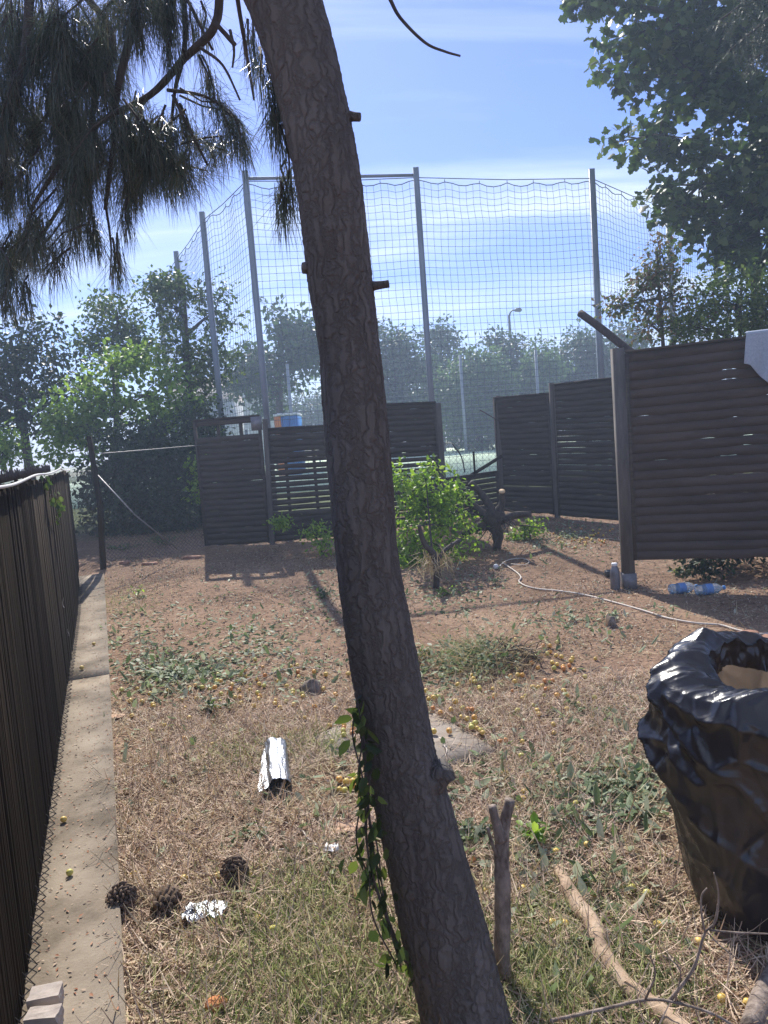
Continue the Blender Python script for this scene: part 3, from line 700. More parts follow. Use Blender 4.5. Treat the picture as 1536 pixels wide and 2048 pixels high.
# ------------------------------------------------------------------ background trees
def gnd(px, Y): p = PY(px, 900, Y); return (p[0], p[1], hbase(p[0], p[1])-.02)
B = blob
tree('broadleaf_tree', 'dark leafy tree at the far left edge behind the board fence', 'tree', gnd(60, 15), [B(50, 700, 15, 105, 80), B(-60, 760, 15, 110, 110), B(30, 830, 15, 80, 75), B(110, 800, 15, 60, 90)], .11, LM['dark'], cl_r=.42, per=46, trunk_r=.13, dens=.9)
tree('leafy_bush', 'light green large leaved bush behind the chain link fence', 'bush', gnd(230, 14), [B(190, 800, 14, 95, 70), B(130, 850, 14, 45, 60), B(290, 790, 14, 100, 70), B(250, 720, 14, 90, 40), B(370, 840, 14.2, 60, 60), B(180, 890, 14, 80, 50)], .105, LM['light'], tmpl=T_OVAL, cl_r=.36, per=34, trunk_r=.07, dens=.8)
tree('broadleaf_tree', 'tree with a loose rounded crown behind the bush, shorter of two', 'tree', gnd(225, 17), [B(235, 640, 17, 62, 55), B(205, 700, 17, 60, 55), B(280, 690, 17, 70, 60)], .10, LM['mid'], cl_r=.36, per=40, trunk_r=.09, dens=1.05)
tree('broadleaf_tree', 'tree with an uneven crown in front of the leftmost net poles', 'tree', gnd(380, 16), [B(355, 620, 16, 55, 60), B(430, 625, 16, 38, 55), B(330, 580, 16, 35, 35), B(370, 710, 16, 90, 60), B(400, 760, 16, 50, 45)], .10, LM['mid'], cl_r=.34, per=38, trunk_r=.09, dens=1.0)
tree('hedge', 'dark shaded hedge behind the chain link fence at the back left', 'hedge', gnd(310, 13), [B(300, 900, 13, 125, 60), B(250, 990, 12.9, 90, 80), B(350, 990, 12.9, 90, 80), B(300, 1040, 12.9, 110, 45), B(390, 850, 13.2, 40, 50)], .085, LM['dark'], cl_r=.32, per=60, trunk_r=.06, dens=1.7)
tree('leafy_bush', 'sunlit yellow green bush at the left edge just above the fence', 'bush', gnd(10, 12.5), [B(5, 905, 12.5, 38, 40), B(-60, 890, 12.5, 60, 50)], .09, LM['light'], cl_r=.3, per=40, trunk_r=.05)
tree('leafy_bush', 'low green sprouts between the hedge and the left back panel', 'bush', gnd(402, 12.1), [B(402, 960, 12.1, 16, 60)], .09, LM['bright'], tmpl=T_OVAL, cl_r=.2, per=14, trunk_r=.02, dens=.6)
tree('maple_tree', 'rounded maple behind the net just left of the pine trunk', 'tree', gnd(560, 34), [B(565, 670, 34, 65, 50), B(520, 720, 34, 50, 55), B(610, 720, 34, 50, 60), B(490, 750, 34, 30, 60), B(560, 780, 34, 60, 45), B(640, 690, 34, 50, 60)], .26, LM['far'], cl_r=.75, per=44, trunk_r=.25, dens=.75)
far = [(700, 690, 44, [(0, 0, 60, 55), (30, 60, 60, 60)], 'far', 'dark tree directly behind the pine trunk beyond the court'),
       (795, 700, 44, [(-5, -15, 38, 40), (30, 45, 60, 60), (-25, 60, 50, 60)], 'far', 'ragged dark tree between the trunk and the middle net pole'),
       (885, 700, 48, [(0, -20, 26, 34), (10, 30, 45, 55), (-5, 80, 55, 60)], 'far', 'narrow dark tree just right of the middle net pole'),
       (960, 745, 42, [(0, 0, 62, 48), (-30, 50, 50, 60), (30, 60, 60, 60)], 'willow', 'soft pale willow below the street lamp'),
       (1020, 720, 46, [(0, -20, 50, 40), (40, 30, 50, 60), (0, 50, 50, 60)], 'far', 'dense green tree right behind the street lamp'),
       (1080, 735, 43, [(0, -10, 40, 50), (10, 50, 50, 60)], 'willow', 'smooth bluish green tree right of the street lamp'),
       (1160, 720, 46, [(0, -20, 60, 55), (-30, 40, 50, 60), (50, 40, 50, 60)], 'far', 'broad dark tree behind the right net pole'),
       (1240, 700, 44, [(0, -10, 40, 45), (20, 50, 60, 60)], 'far', 'dark tree left of the reddish bush above the right panel')]
for (x, y, Yd, bl, mt_, lb) in far:
    tree('broadleaf_tree' if mt_ == 'far' else 'willow_tree', lb, 'tree', gnd(x, Yd), [B(x+a, y+b, Yd, rx, ry) for a, b, rx, ry in bl] + [B(x, y+110, Yd, 55, 50)], .27 if mt_ == 'far' else .22, LM[mt_], cl_r=.85 if mt_ == 'far' else .7, per=46, trunk_r=.25, group='trees in a row beyond the court', dens=1.35 if mt_ == 'far' else 1.8, droop=.3 if mt_ != 'far' else 0)
for (x, Yd, lb) in ((880, 66, 'low shrub line far behind the court, left part'), (1000, 66, 'low shrub line far behind the court, right part'), (760, 66, 'low shrub line far behind the trunk'), (520, 60, 'low shrub line behind the container'), (640, 64, 'low dark shrubs behind the pine trunk')):
    tree('shrub', lb, 'shrub', gnd(x, Yd), [B(x, 830, Yd, 90, 45)], .3, LM['far'], cl_r=1.0, per=50, trunk_r=.1, dens=1.2)
# right side
tree('leafy_bush', 'reddish brown sprawling bush behind the left part of the right panel', 'bush', gnd(1345, 10), [B(1345, 590, 10, 62, 85), B(1325, 510, 10, 30, 45), B(1290, 560, 10, 35, 30), B(1250, 610, 10, 40, 16), B(1300, 650, 10, 45, 45), B(1390, 640, 10, 60, 70)], .062, LM['red'], cl_r=.20, per=22, trunk_r=.05, dens=.58, lim=6)
tree('leafy_bush', 'dense green bush rising behind the right end of the right panel', 'bush', gnd(1470, 9.6), [B(1470, 610, 9.6, 100, 80), B(1420, 660, 9.6, 80, 50), B(1560, 600, 9.6, 80, 100)], .06, LM['mid'], cl_r=.22, per=34, trunk_r=.06, dens=1.0)
tree('maple_tree', 'big maple filling the top right corner above the fence', 'tree', gnd(1520, 12.5), [B(1330, 60, 12.5, 130, 95), B(1200, 0, 12.5, 50, 18), B(1260, 150, 12.5, 60, 60), B(1420, 150, 12.5, 130, 120), B(1320, 270, 12.5, 100, 70), B(1400, 370, 12.5, 95, 75), B(1470, 450, 12.5, 90, 60), B(1540, 300, 12.5, 110, 150), B(1360, 410, 12.3, 60, 40), B(1500, 40, 12.5, 120, 120), B(1420, -100, 12.5, 200, 90), B(1430, 500, 12.5, 70, 35), B(1490, 520, 12.5, 60, 30), B(1540, 470, 12.5, 70, 80)], .125, LM['maple'], tmpl=T_MAPLE, top=PY(1500, 60, 12.8), cl_r=.25, per=11, trunk_r=.14, dens=.42, lim=4)
cb_ = [B(1490, 40, 8.5, 55, 60, .3), B(1470, 110, 8.5, 40, 35, .3), B(1530, 90, 8.5, 40, 60, .3)]
def conifer():
    base = gnd(1700, 8.5); r = thing('conifer_tree', 'grey green conifer boughs hanging in at the top right corner', 'tree', base)
    tb = MB(); tr = [np.array(base), np.array([base[0], base[1], 4]), np.array([base[0]-.1, base[1], 8])]; tb.tube(tr, [.14, .12, .06], 8)
    pos = []; dirs = []
    for (px, py, x2, y2) in ((1700, -40, 1460, 100), (1700, -90, 1440, 40), (1700, 20, 1500, 125), (1700, -140, 1490, -10), (1720, 60, 1530, 110), (1700, -60, 1520, 60)):
        a = PY(px, py, 8.5); b = PY(x2, y2, 8.4+random.uniform(-.3, .3)); tb.tube(smooth_path([a, (a+b)/2+[0, 0, .12], b], 5), lerp_list([.03, .008], 11), 5)
        for k in range(60):
            t = random.random()**.7; c = a*(1-t)+b*t+[0, 0, .12*4*t*(1-t)]; n = 60
            e = c+np.array([random.gauss(0, .12), random.gauss(0, .15), -random.uniform(.03, .28)])
            tt = rng.random(n)[:, None]; pos.append(c*(1-tt)+e*tt); dirs.append((e-c)/np.linalg.norm(e-c)*.8+rng.normal(size=(n, 3))*.5)
    tb.build('trunk', MT['branch'], r, True); pos = np.concatenate(pos); D = np.concatenate(dirs); n = len(pos)
    s = np.stack([rng.uniform(.03, .06, n), np.full(n, .006), np.full(n, .006)], 1)
    scatter('crown', T_NEEDLE, pos, frames(D), s, LM['conifer'], r)
conifer()
# ivy behind the right panel, enlarged and thickened to shade the ground there
tree('ivy_shade_bush', 'low ivy enlarged to cast shade, behind the right panel near the water bottles', 'bush', G(1500, 1120), [((3.6, 7.6, .45), (.62, .40, .40)), ((4.4, 7.2, .5), (.7, .5, .45)), ((3.15, 7.25, .14), (.35, .2, .12))], .055, LM['dark'], cl_r=.18, per=30, trunk_r=.012, dens=1.3)

# ------------------------------------------------------------------ pine
TP = [(380, -420, 2.05, 150), (470, -200, 2.0, 150), (567, 0, 1.98, 146), (624, 200, 1.97, 136), (655, 350, 1.96, 131), (679, 550, 1.96, 130), (699, 700, 1.95, 122), (716, 900, 1.94, 130), (733, 1100, 1.93, 124), (755, 1250, 1.92, 134), (781, 1400, 1.91, 138), (797, 1500, 1.90, 145), (822, 1600, 1.89, 150), (872, 1800, 1.87, 166), (902, 1920, 1.86, 172), (933, 2048, 1.85, 178), (960, 2170, 1.84, 205)]
TP = TP[::-1]
cp = [PY(x, y, Yd) for x, y, Yd, w in TP]
rad = []
for (x, y, Yd, w), c in zip(TP, cp):
    rad.append(w/2/FPX*float((c-CAM).dot(Fv)))
cp[0][2] = min(cp[0][2], -.05)
P = smooth_path(cp, 34); Rr = lerp_list(rad, len(P))
pine = thing('pine_tree', 'tall leaning pine trunk in the middle foreground with long needled boughs', 'pine tree', (P[0][0], P[0][1], 0))
def barkfn(i, k, p, an):
    h_ = i*.0098
    q = Vector((math.cos(an)*3.4, math.sin(an)*3.4, h_*9+.6*mnoise.noise(Vector((math.cos(an)*3, math.sin(an)*3, h_*20)))))
    d, _p = mnoise.voronoi(q); e = min(1, (d[1]-d[0])/.22)
    q2 = Vector((math.cos(an)*8, math.sin(an)*8, h_*30)); d2, _p = mnoise.voronoi(q2); e2 = min(1, (d2[1]-d2[0])/.3)
    return .962+.036*e**.6+.014*e2+.03*mnoise.noise(Vector((math.cos(an)*2, math.sin(an)*2, h_*3)))+.02*mnoise.noise(Vector((math.cos(an)*14, math.sin(an)*14, h_*60)))
MB().tube(P, Rr, 190, True, barkfn).build('trunk', MT['bark'], pine, True)
def stub(px, py, dx, dy, L, r, Yd=1.95):
    a = PY(px, py, Yd); b = PY(px+dx, py+dy, Yd-.01); d = (b-a)/np.linalg.norm(b-a)
    pts = [a-d*.03, a+d*L*.3, a+d*L*.7, a+d*L]; MB().tube(pts, [r*1.7, r*1.15, r*1.0, r*.95], 14, True, lambda i, k, p, an: 1+.13*mnoise.noise(Vector((k*.7, i*1.3, px)))).build('branch_stub', MT['bark'], pine)
stub(690, 232, 30, 2, .04, .011); stub(742, 573, 34, -5, .047, .010); stub(622, 536, -20, 0, .022, .015); stub(862, 1560, 30, -20, .055, .034, 1.86)

bough_specs = [
 ([(450, -160, 2.2), (440, -60, 2.3), (430, 50, 2.35), (370, 115, 2.4), (300, 190, 2.45), (200, 245, 2.5), (120, 330, 2.55), (60, 420, 2.6)], .016, .006),
 ([(350, -160, 2.3), (362, -60, 2.45), (370, 85, 2.45), (350, 180, 2.5), (340, 280, 2.5)], .013, .004),
 ([(120, -150, 2.6), (140, -50, 2.65), (225, 75, 2.65), (190, 200, 2.7), (170, 320, 2.75), (110, 430, 2.8), (50, 520, 2.8)], .015, .005),
 ([(280, -150, 2.4), (270, -60, 2.5), (262, 60, 2.5), (235, 180, 2.5), (225, 300, 2.55), (210, 420, 2.6)], .020, .006),
 ([(40, -150, 2.4), (60, -60, 2.5), (50, 100, 2.5), (20, 260, 2.5), (0, 380, 2.5)], .02, .006),
 ([(335, 180, 2.45), (400, 190, 2.4), (450, 215, 2.4), (485, 250, 2.4)], .006, .003),
 ([(465, -60, 2.1), (485, 60, 2.15), (500, 150, 2.2), (508, 200, 2.2)], .007, .003),
 ([(470, 90, 2.3), (430, 45, 2.3)], .007, .007), ([(400, 95, 2.3), (445, 130, 2.3), (480, 200, 2.3)], .005, .003),
 ([(345, 190, 2.4), (375, 250, 2.4), (400, 300, 2.38), (415, 330, 2.38)], .005, .004),
 ([(460, 60, 2.3), (468, 100, 2.3), (465, 135, 2.3)], .005, .003),
 ([(560, 250, 2.0), (575, 300, 2.05), (578, 340, 2.05), (568, 400, 2.08)], .004, .002),
 ([(375, 0, 2.45), (400, 50, 2.4), (425, 100, 2.4)], .006, .004),
 ([(210, 400, 2.6), (222, 490, 2.6), (220, 560, 2.6)], .005, .002),
]
bg = []
for pts, r0, r1 in bough_specs:
    pp = smooth_path([PY(*q) for q in pts], 6); o = MB().tube(pp, list(np.linspace(r0, r1, len(pp))), 7, True, lambda i, k, p, an: 1+.15*mnoise.noise(Vector((k, i*.8, 1)))).build('bough', MT['branch'], pine, True); bg.append(o)
# limb joining boughs to the trunk out of view
tr_top = P[-18]
for (x, y, Yd) in ((450, -160, 2.2), (280, -150, 2.4), (120, -150, 2.6), (40, -150, 2.4), (350, -160, 2.3)):
    b = PY(x, y, Yd); pp = smooth_path([tr_top, tr_top*.5+b*.5+[0, 0, .12], b], 6); MB().tube(pp, list(np.linspace(.03, .02, len(pp))), 8).build('bough', MT['branch'], pine, True)
tufts = [(60,-40,70,120),(20,0,10,160),(110,0,110,150),(150,40,150,200),(30,140,30,300),(0,250,0,380),(0,100,-20,220),(80,180,110,290),(110,200,140,300),(150,200,130,320),(200,60,180,190),(200,180,190,300),
 (270,-30,270,60),(290,-10,300,70),(310,-20,320,60),(240,90,250,200),(230,200,240,330),(285,200,275,330),(320,220,300,350),(340,230,350,320),(335,300,365,360),(300,300,310,390),(270,330,280,400),(230,340,240,400),
 (360,330,392,345),(200,330,190,430),(160,330,150,460),(180,420,160,500),(130,380,120,520),(100,430,70,540),(60,460,40,550),(20,480,-10,560),(130,480,120,550),(20,330,0,420),(60,20,40,180),(90,60,80,180),(190,0,170,110),(230,0,215,120),
 (100,300,110,400),(140,260,140,380),(250,260,250,380),(180,250,180,360),(-20,300,-10,440),(300,240,340,330),(310,330,340,385)]
light = [(430,200,470,240),(450,220,480,270),(470,240,485,290),(350,185,440,215),(540,100,540,160),(540,160,548,210),(550,220,556,260),(400,110,425,180),(345,200,370,260),(500,40,505,120),(390,0,395,60),(335,-20,340,60),(350,60,345,130),(575,320,578,380),(570,370,575,410),(222,470,228,540),(10,570,0,600),(60,560,50,600),(260,400,255,440)]
pos = []; dirs = []; tw = MB()
def tuft(x0, y0, x1, y1, Yd, n, spread=.45, drop=.45, L=1):
    a = PY(x0, y0, Yd); b = PY(x1, y1, Yd+random.uniform(-.1, .1)); b = b+np.array([random.gauss(-.02, .07), 0, random.uniform(0, .05)])*(spread > .45); tw.tube([a, (a+b)/2+rng.normal(size=3)*.01, b], [.004, .003, .002], 4)
    t = rng.random(n)[:, None]**.8; c = a*(1-t)+b*t; d = (b-a)/np.linalg.norm(b-a)
    D = d*.65 + rng.normal(size=(n, 3))*spread; D[:, 2] -= drop
    c = c+rng.normal(size=(n, 3))*.012; pos.append(c); dirs.append(D)
for (x0, y0, x1, y1) in tufts:
    for k in range(5 if x0 < 190 and y0 < 300 else 3):
        jx, jy = random.gauss(0, 20), random.gauss(0, 16)
        tuft(x0+jx, y0+jy-10, x1+jx+random.gauss(0, 10), y1+jy-18, 2.55+random.uniform(-.25, .4), 150, .5, .25)
for (x0, y0, x1, y1) in light:
    for k in range(2):
        jx, jy = random.gauss(0, 7), random.gauss(0, 7)
        tuft(x0+jx, y0+jy, x1+jx, y1+jy, (2.0 if x0 > 530 else 2.4)+random.uniform(-.03, .1), 55 if x0 > 560 or x0 in (222,) else 60, .42, .35)
pos = np.concatenate(pos); D = np.concatenate(dirs); n = len(pos)
s = np.stack([rng.uniform(.09, .16, n), np.full(n, .0019), np.ones(n)], 1)
fo = tag(tw.build('shoots', MT['branch'], bg[0]), kind='stuff')
# gravity makes the long needles droop
Rm = frames(D, upn=(0, 0, 1.0)); scatter('needles', T_NEEDLE, pos, Rm, s, MT['needle'], bg[0], bend=-rng.uniform(.05, .38, n))
# dead twig from the top
dt = [PY(*q) for q in ((735, -60, 2.1), (775, -10, 2.1), (800, 35, 2.1), (850, 85, 2.1), (890, 103, 2.1), (921, 112, 2.1))]
pp = smooth_path(dt, 6); MB().tube(pp, list(np.linspace(.006, .003, len(pp))), 6).build('dead_twig', MT['branch'], pine, True)
pp = smooth_path([P[-46], PY(680, -120, 2.05), dt[0]], 5); MB().tube(pp, .007, 6).build('dead_twig', MT['branch'], pine, True)

# climber hanging on the trunk
vp = [PY(712, 1390, 1.84), PY(716, 1470, 1.80), PY(728, 1560, 1.78), PY(740, 1680, 1.78), PY(765, 1800, 1.78), PY(800, 1930, 1.80)]
cv = thing('climbing_vine', 'half wilted climbing vine hanging down the left side of the pine trunk', 'vine', (vp[-1][0], vp[-1][1], 0))
mb = MB(); pos = []
for k in range(6):
    st = [v+np.array([-.004-.02*abs(random.gauss(0, 1))*min(1, i/2), 0, 0])+rng.normal(size=3)*.008 for i, v in enumerate(vp[(k % 3):] if k else vp)]; st = [v_+np.array([.012, 0, 0]) for v_ in st]
    q = smooth_path(st, 8); mb.tube(q, .0022, 5); pos += [q[i] for i in rng.integers(0, len(q), 22)]
mb.build('stem', MT['branch'], cv, True)
pos = np.array(pos); n = len(pos); D = rng.normal(size=(n, 3))*.5; D[:, 2] -= 1.1; D[:, 0] -= .25
scatter('foliage', T_OVAL, pos+rng.normal(size=(n, 3))*[.016, .012, .012], frames(D), rng.uniform(.022, .052, n), LM['vine'], cv, bend=rng.uniform(-.6, .6, n))

# ------------------------------------------------------------------ sticks and logs
def wobble(seed, a=.1): return lambda i, k, p, an: 1+a*mnoise.noise(Vector((math.cos(an)*1.5, math.sin(an)*1.5, i*.5+seed)))+a*.4*mnoise.noise(Vector((math.cos(an)*5, math.sin(an)*5, i*1.5+seed)))
sb = G(1003, 1962); Ys = sb[1]
fs_ = thing('forked_stump', 'upright barked stump with a short forked top beside the pine trunk', 'stump', sb)
pp = smooth_path([sb-[0, 0, .05], PY(1004, 1880, Ys), PY(1005, 1780, Ys), PY(1003, 1700, Ys+.01), PY(1008, 1650, Ys+.02), PY(1020, 1600, Ys+.02)], 8)
MB().tube(pp, lerp_list([.026, .024, .024, .022, .018, .015], len(pp)), 20, True, wobble(3, .16)).build('stem', MT['stick'], fs_, True)
pp = smooth_path([PY(1003, 1680, Ys), PY(992, 1645, Ys), PY(984, 1612, Ys)], 6); MB().tube(pp, lerp_list([.02, .013, .012], len(pp)), 12, True, wobble(6, .12)).build('fork', MT['stick'], fs_, True)
pp = smooth_path([PY(998, 1720, Ys), PY(985, 1690, Ys-.01), PY(975, 1655, Ys-.02)], 5); MB().tube(pp, .005, 6).build('twig', MT['stick'], fs_, True)
def lay(name, label, cat, px, r, mat, seed=0, lift=0, seg=16, per=8, parent=None):
    pts = [G(x, y, 0)+np.array([0, 0, rr*.8+lift+(q if q else 0)]) for (x, y, rr, q) in px]; pp = smooth_path(pts, per); rr = lerp_list([a[2] for a in px], len(pp))
    o = MB().tube(pp, rr, seg, True, wobble(seed, .12)).build(name, mat, parent, True)
    if parent is None: tag(o, label, cat)
    return o
lay('fallen_log', 'pale curved log lying on the ground at the bottom right', 'log', [(1118, 1748, .020, 0), (1150, 1815, .029, 0), (1190, 1870, .029, 0), (1208, 1925, .028, 0), (1255, 1988, .027, 0), (1330, 2048, .027, 0), (1400, 2110, .028, 0)], 0, MT['log'], 2, seg=24, per=12)
o = lay('fallen_log', 'thick grey branch end poking in at the bottom right corner', 'log', [(1505, 2100, .03, .03), (1530, 2020, .03, .02), (1570, 1950, .03, .02)], 0, MT['stick'], 5)
# bare twig in front of the bag
db = thing('dead_branch', 'bare branching twig standing in front of the black bag', 'branch', G(1320, 2040))
Yt = 1.75
segs = [([(1100, 2042, 1.80), (1200, 2020, 1.80), (1290, 2000, 1.78), (1350, 2005, 1.75), (1430, 2030, 1.72), (1500, 2075, 1.7)], .005), ([(1340, 2000, 1.76), (1385, 1940, 1.76), (1405, 1880, 1.76), (1412, 1860, 1.76)], .005),
        ([(1410, 1865, 1.76), (1402, 1820, 1.76), (1404, 1790, 1.76), (1414, 1776, 1.76)], .003), ([(1412, 1862, 1.76), (1432, 1840, 1.76), (1437, 1790, 1.76), (1428, 1745, 1.76)], .0028), ([(1418, 1860, 1.76), (1470, 1865, 1.74), (1540, 1868, 1.72)], .003),
        ([(1425, 1855, 1.76), (1432, 1830, 1.76), (1435, 1808, 1.76)], .0022), ([(1415, 1865, 1.76), (1450, 1900, 1.74), (1500, 1930, 1.72)], .0018), ([(1290, 2000, 1.78), (1310, 1950, 1.76), (1300, 1910, 1.76)], .003), ([(1350, 2005, 1.75), (1360, 1940, 1.74), (1325, 1910, 1.74)], .0022)]
for pts, r in segs:
    pp = smooth_path([PY(*q) for q in pts], 6); MB().tube(pp, list(np.linspace(r, r*.6, len(pp))), 7, True, wobble(1, .2)).build('twig', MT['stick'], db, True)
# long thin shoots and twigs on the ground
tws = [([(830, 1650), (900, 1600), (1000, 1585)], 'g'), ([(1050, 1650), (1130, 1600), (1200, 1585), (1240, 1582)], 'thin green shoot lying right of the forked stump'), ([(1010, 1595), (1060, 1590), (1110, 1592)], 'brown twig just behind the forked stump'),
       ([(1160, 1620), (1220, 1613), (1280, 1616)], 'straight brown twig on the straw left of the bag'), ([(960, 1462), (1030, 1458), (1110, 1450)], 'thin brown twig right of the paving slab'), ([(880, 1475), (892, 1500), (893, 1530)], 'short twig lying across the paving slab'),
       ([(1160, 1355), (1185, 1340), (1200, 1332)], 'short thick twig on bare soil left of the bag'), ([(290, 1985), (330, 1980), (375, 1990), (410, 2010)], 'pale bent twig near the bottom left'), ([(1020, 2030), (1060, 1950), (1110, 1925), (1150, 1920)], 'red brown shoot at the bottom beside the log'),
       ([(280, 1880), (288, 1900), (278, 1935)], 'short crooked pale twig near the footing'), ([(440, 1380), (520, 1352), (600, 1335), (690, 1345)], 'long pale straw stalk left of the trunk'), ([(1283, 1865), (1290, 1880), (1310, 1900)], 'short straight pale twig near the fallen log'),
       ([(560, 1700), (620, 1690), (690, 1672)], 'thin twig in the dry grass left of the trunk'), ([(640, 1700), (600, 1660), (560, 1640)], 'fine grey twig below the crumpled foil'), ([(1150, 1075), (1230, 1078), (1240, 1080)], 'flat pale lath lying before the back fence on the right')]
for pts, lb in tws:
    if lb == 'g': continue
    pp = smooth_path([G(x, y, .012) for x, y in pts], 6); o = MB().tube([q+rng.normal(size=3)*.0025 for q in pp], list(np.linspace(.0045, .0022, len(pp))), 6).build('twig', MT['stick'] if 'brown' in lb or 'thick' in lb else MT['cable'], None, True); tag(o, lb, 'twig')

# ------------------------------------------------------------------ bright bush, stumps
bl = []
for (x, y, rx, ry) in ((830, 1010, 50, 60), (880, 1040, 60, 60), (820, 1100, 45, 50), (900, 980, 40, 40), (850, 950, 30, 30), (800, 960, 22, 40), (930, 1060, 40, 40), (860, 1110, 50, 40), (820, 1060, 50, 60), (890, 1000, 50, 50), (870, 1130, 60, 25), (810, 1140, 30, 20), (850, 1000, 50, 50), (845, 1130, 55, 30), (900, 1100, 40, 30)): bl.append(B(x, y, 9.0, rx, ry, .28))
tree('leafy_bush', 'bright green sapling bush glowing in the sun right of the pine trunk', 'bush', G(870, 1150), bl, .058, LM['bright'], tmpl=T_OVAL, cl_r=.13, per=11, trunk_r=.016, dens=.5, lim=3)
tree('leafy_bush', 'small sunlit sprig low in front of the back fence, left of the trunk', 'bush', G(650, 1110), [B(635, 1065, 9.8, 28, 16, .15), B(655, 1095, 9.6, 20, 22, .15), B(565, 1045, 10, 12, 6, .1)], .05, LM['bright'], tmpl=T_OVAL, cl_r=.12, per=10, trunk_r=.012, dens=.6)
tree('leafy_bush', 'small bright sprig on the ground right of the big root stump', 'bush', G(1065, 1085), [B(1045, 1070, 9.7, 25, 18, .15), B(1065, 1050, 9.8, 16, 12, .1)], .05, LM['bright'], tmpl=T_OVAL, cl_r=.12, per=10, trunk_r=.01, dens=.5)
g0 = G(871, 1176); Yk = g0[1]
st = thing('sapling_stump', 'small dark forked stump with grassy beard in front of the bright bush', 'stump', g0)
MB().tube(smooth_path([g0-[0, 0, .05], PY(874, 1140, Yk), PY(868, 1110, Yk), PY(848, 1085, Yk), PY(838, 1050, Yk)], 6), lerp_list([.032, .04, .035, .03, .02], 25), 12, True, wobble(9, .25)).build('stem', MT['branch'], st, True)
MB().tube(smooth_path([PY(872, 1125, Yk), PY(890, 1100, Yk+.1), PY(920, 1080, Yk+.3)], 5), .022, 8, True, wobble(4, .2)).build('fork', MT['branch'], st, True)
n = 260; pos = np.array([PY(870, 1120, Yk)]*n)+rng.normal(size=(n, 3))*[.09, .07, .06]; D = rng.normal(size=(n, 3))*.5-[0, 0, .9]
scatter('dry_shoots', T_NEEDLE, pos, frames(D), np.stack([rng.uniform(.1, .22, n), np.full(n, .006), np.ones(n)], 1), LM['straw'], st)
g1 = G(994, 1092); Yk = g1[1]
rs = thing('root_stump', 'dark uprooted looking stump with two sawn arms before the gap in the fence', 'stump', g1)
mb = MB()
mb.tube(smooth_path([g1-[0, 0, .05], PY(994, 1070, Yk), PY(985, 1040, Yk), PY(990, 1020, Yk)], 5), lerp_list([.04, .07, .13, .12], 16), 14, True, wobble(2, .4))
for arm in ([(990, 1030, 0), (1003, 1010, 0), (1004, 985, -.02)], [(975, 1035, 0), (945, 1010, 0), (925, 990, .05), (914, 983, .05)], [(985, 1040, 0), (955, 1055, 0), (925, 1070, .1)], [(1000, 1040, 0), (1030, 1030, .1), (1060, 1028, .2)], [(990, 1030, 0), (965, 990, .1), (940, 965, .1)]):
    pp = smooth_path([PY(x, y, Yk+dy) for x, y, dy in arm], 6); mb.tube(pp, lerp_list([.06, .045, .036], len(pp)), 10, True, wobble(arm[1][0], .2))
for k in range(34):
    a = PY(990+random.gauss(0, 18), 1045+random.gauss(0, 10), Yk); b = a+np.array([random.gauss(0, .22), random.gauss(0, .2), -random.uniform(.0, .28)]); b[2] = max(b[2], g1[2]); mb.tube(smooth_path([a, (a+b)/2+rng.normal(size=3)*.03, b], 4), [.008]*3+[.006]*3+[.004]*3, 5)
mb.build('stem', MT['branch'], rs, True)
for (x, y, dy) in ((1004, 983, -.03), (912, 982, .04)):
    c = PY(x, y, Yk+dy-.02); v = np.array([.03*(1 if x > 950 else -1), -.5, .75]); v /= np.linalg.norm(v); MB().tube([c, c+v*.012], [.041, .038], 14).build('cut_face', MT['cutwood'], rs)
# low sawn stump and rooted lump
sx = G(1220, 1252); o = thing('broken_stump', 'small split stump standing on the bare soil left of the bag', 'stump', sx)
MB().tube(smooth_path([sx-[0, 0, .03], sx+[.01, 0, .04], sx+[.02, .01, .075]], 4), lerp_list([.05, .04, .02], 9), 10, True, wobble(8, .5)).build('stem', MT['stick'], o, True)
c = sx+[-.02, -.03, 0]; MB().add([c+[-.02, 0, 0], c+[.02, 0, 0], c+[.005, .01, .12], c+[-.015, .012, .09], c+[-.02, .015, 0], c+[.02, .015, 0], c+[.005, .02, .12], c+[-.015, .022, .09]], [(0, 1, 2, 3), (7, 6, 5, 4), (0, 4, 5, 1), (1, 5, 6, 2), (2, 6, 7, 3), (3, 7, 4, 0)]).build('splinter', MT['cutwood'], o)
sx = G(622, 1380); o = MB().tube(smooth_path([sx-[0, 0, .03], sx+[.01, 0, .025], sx+[.01, .02, .05]], 4), lerp_list([.09, .07, .035], 9), 14, True, wobble(18, .5)).build('old_stump', MT['stick'], None, True); tag(o, 'low weathered stump half buried left of the trunk', 'stump')

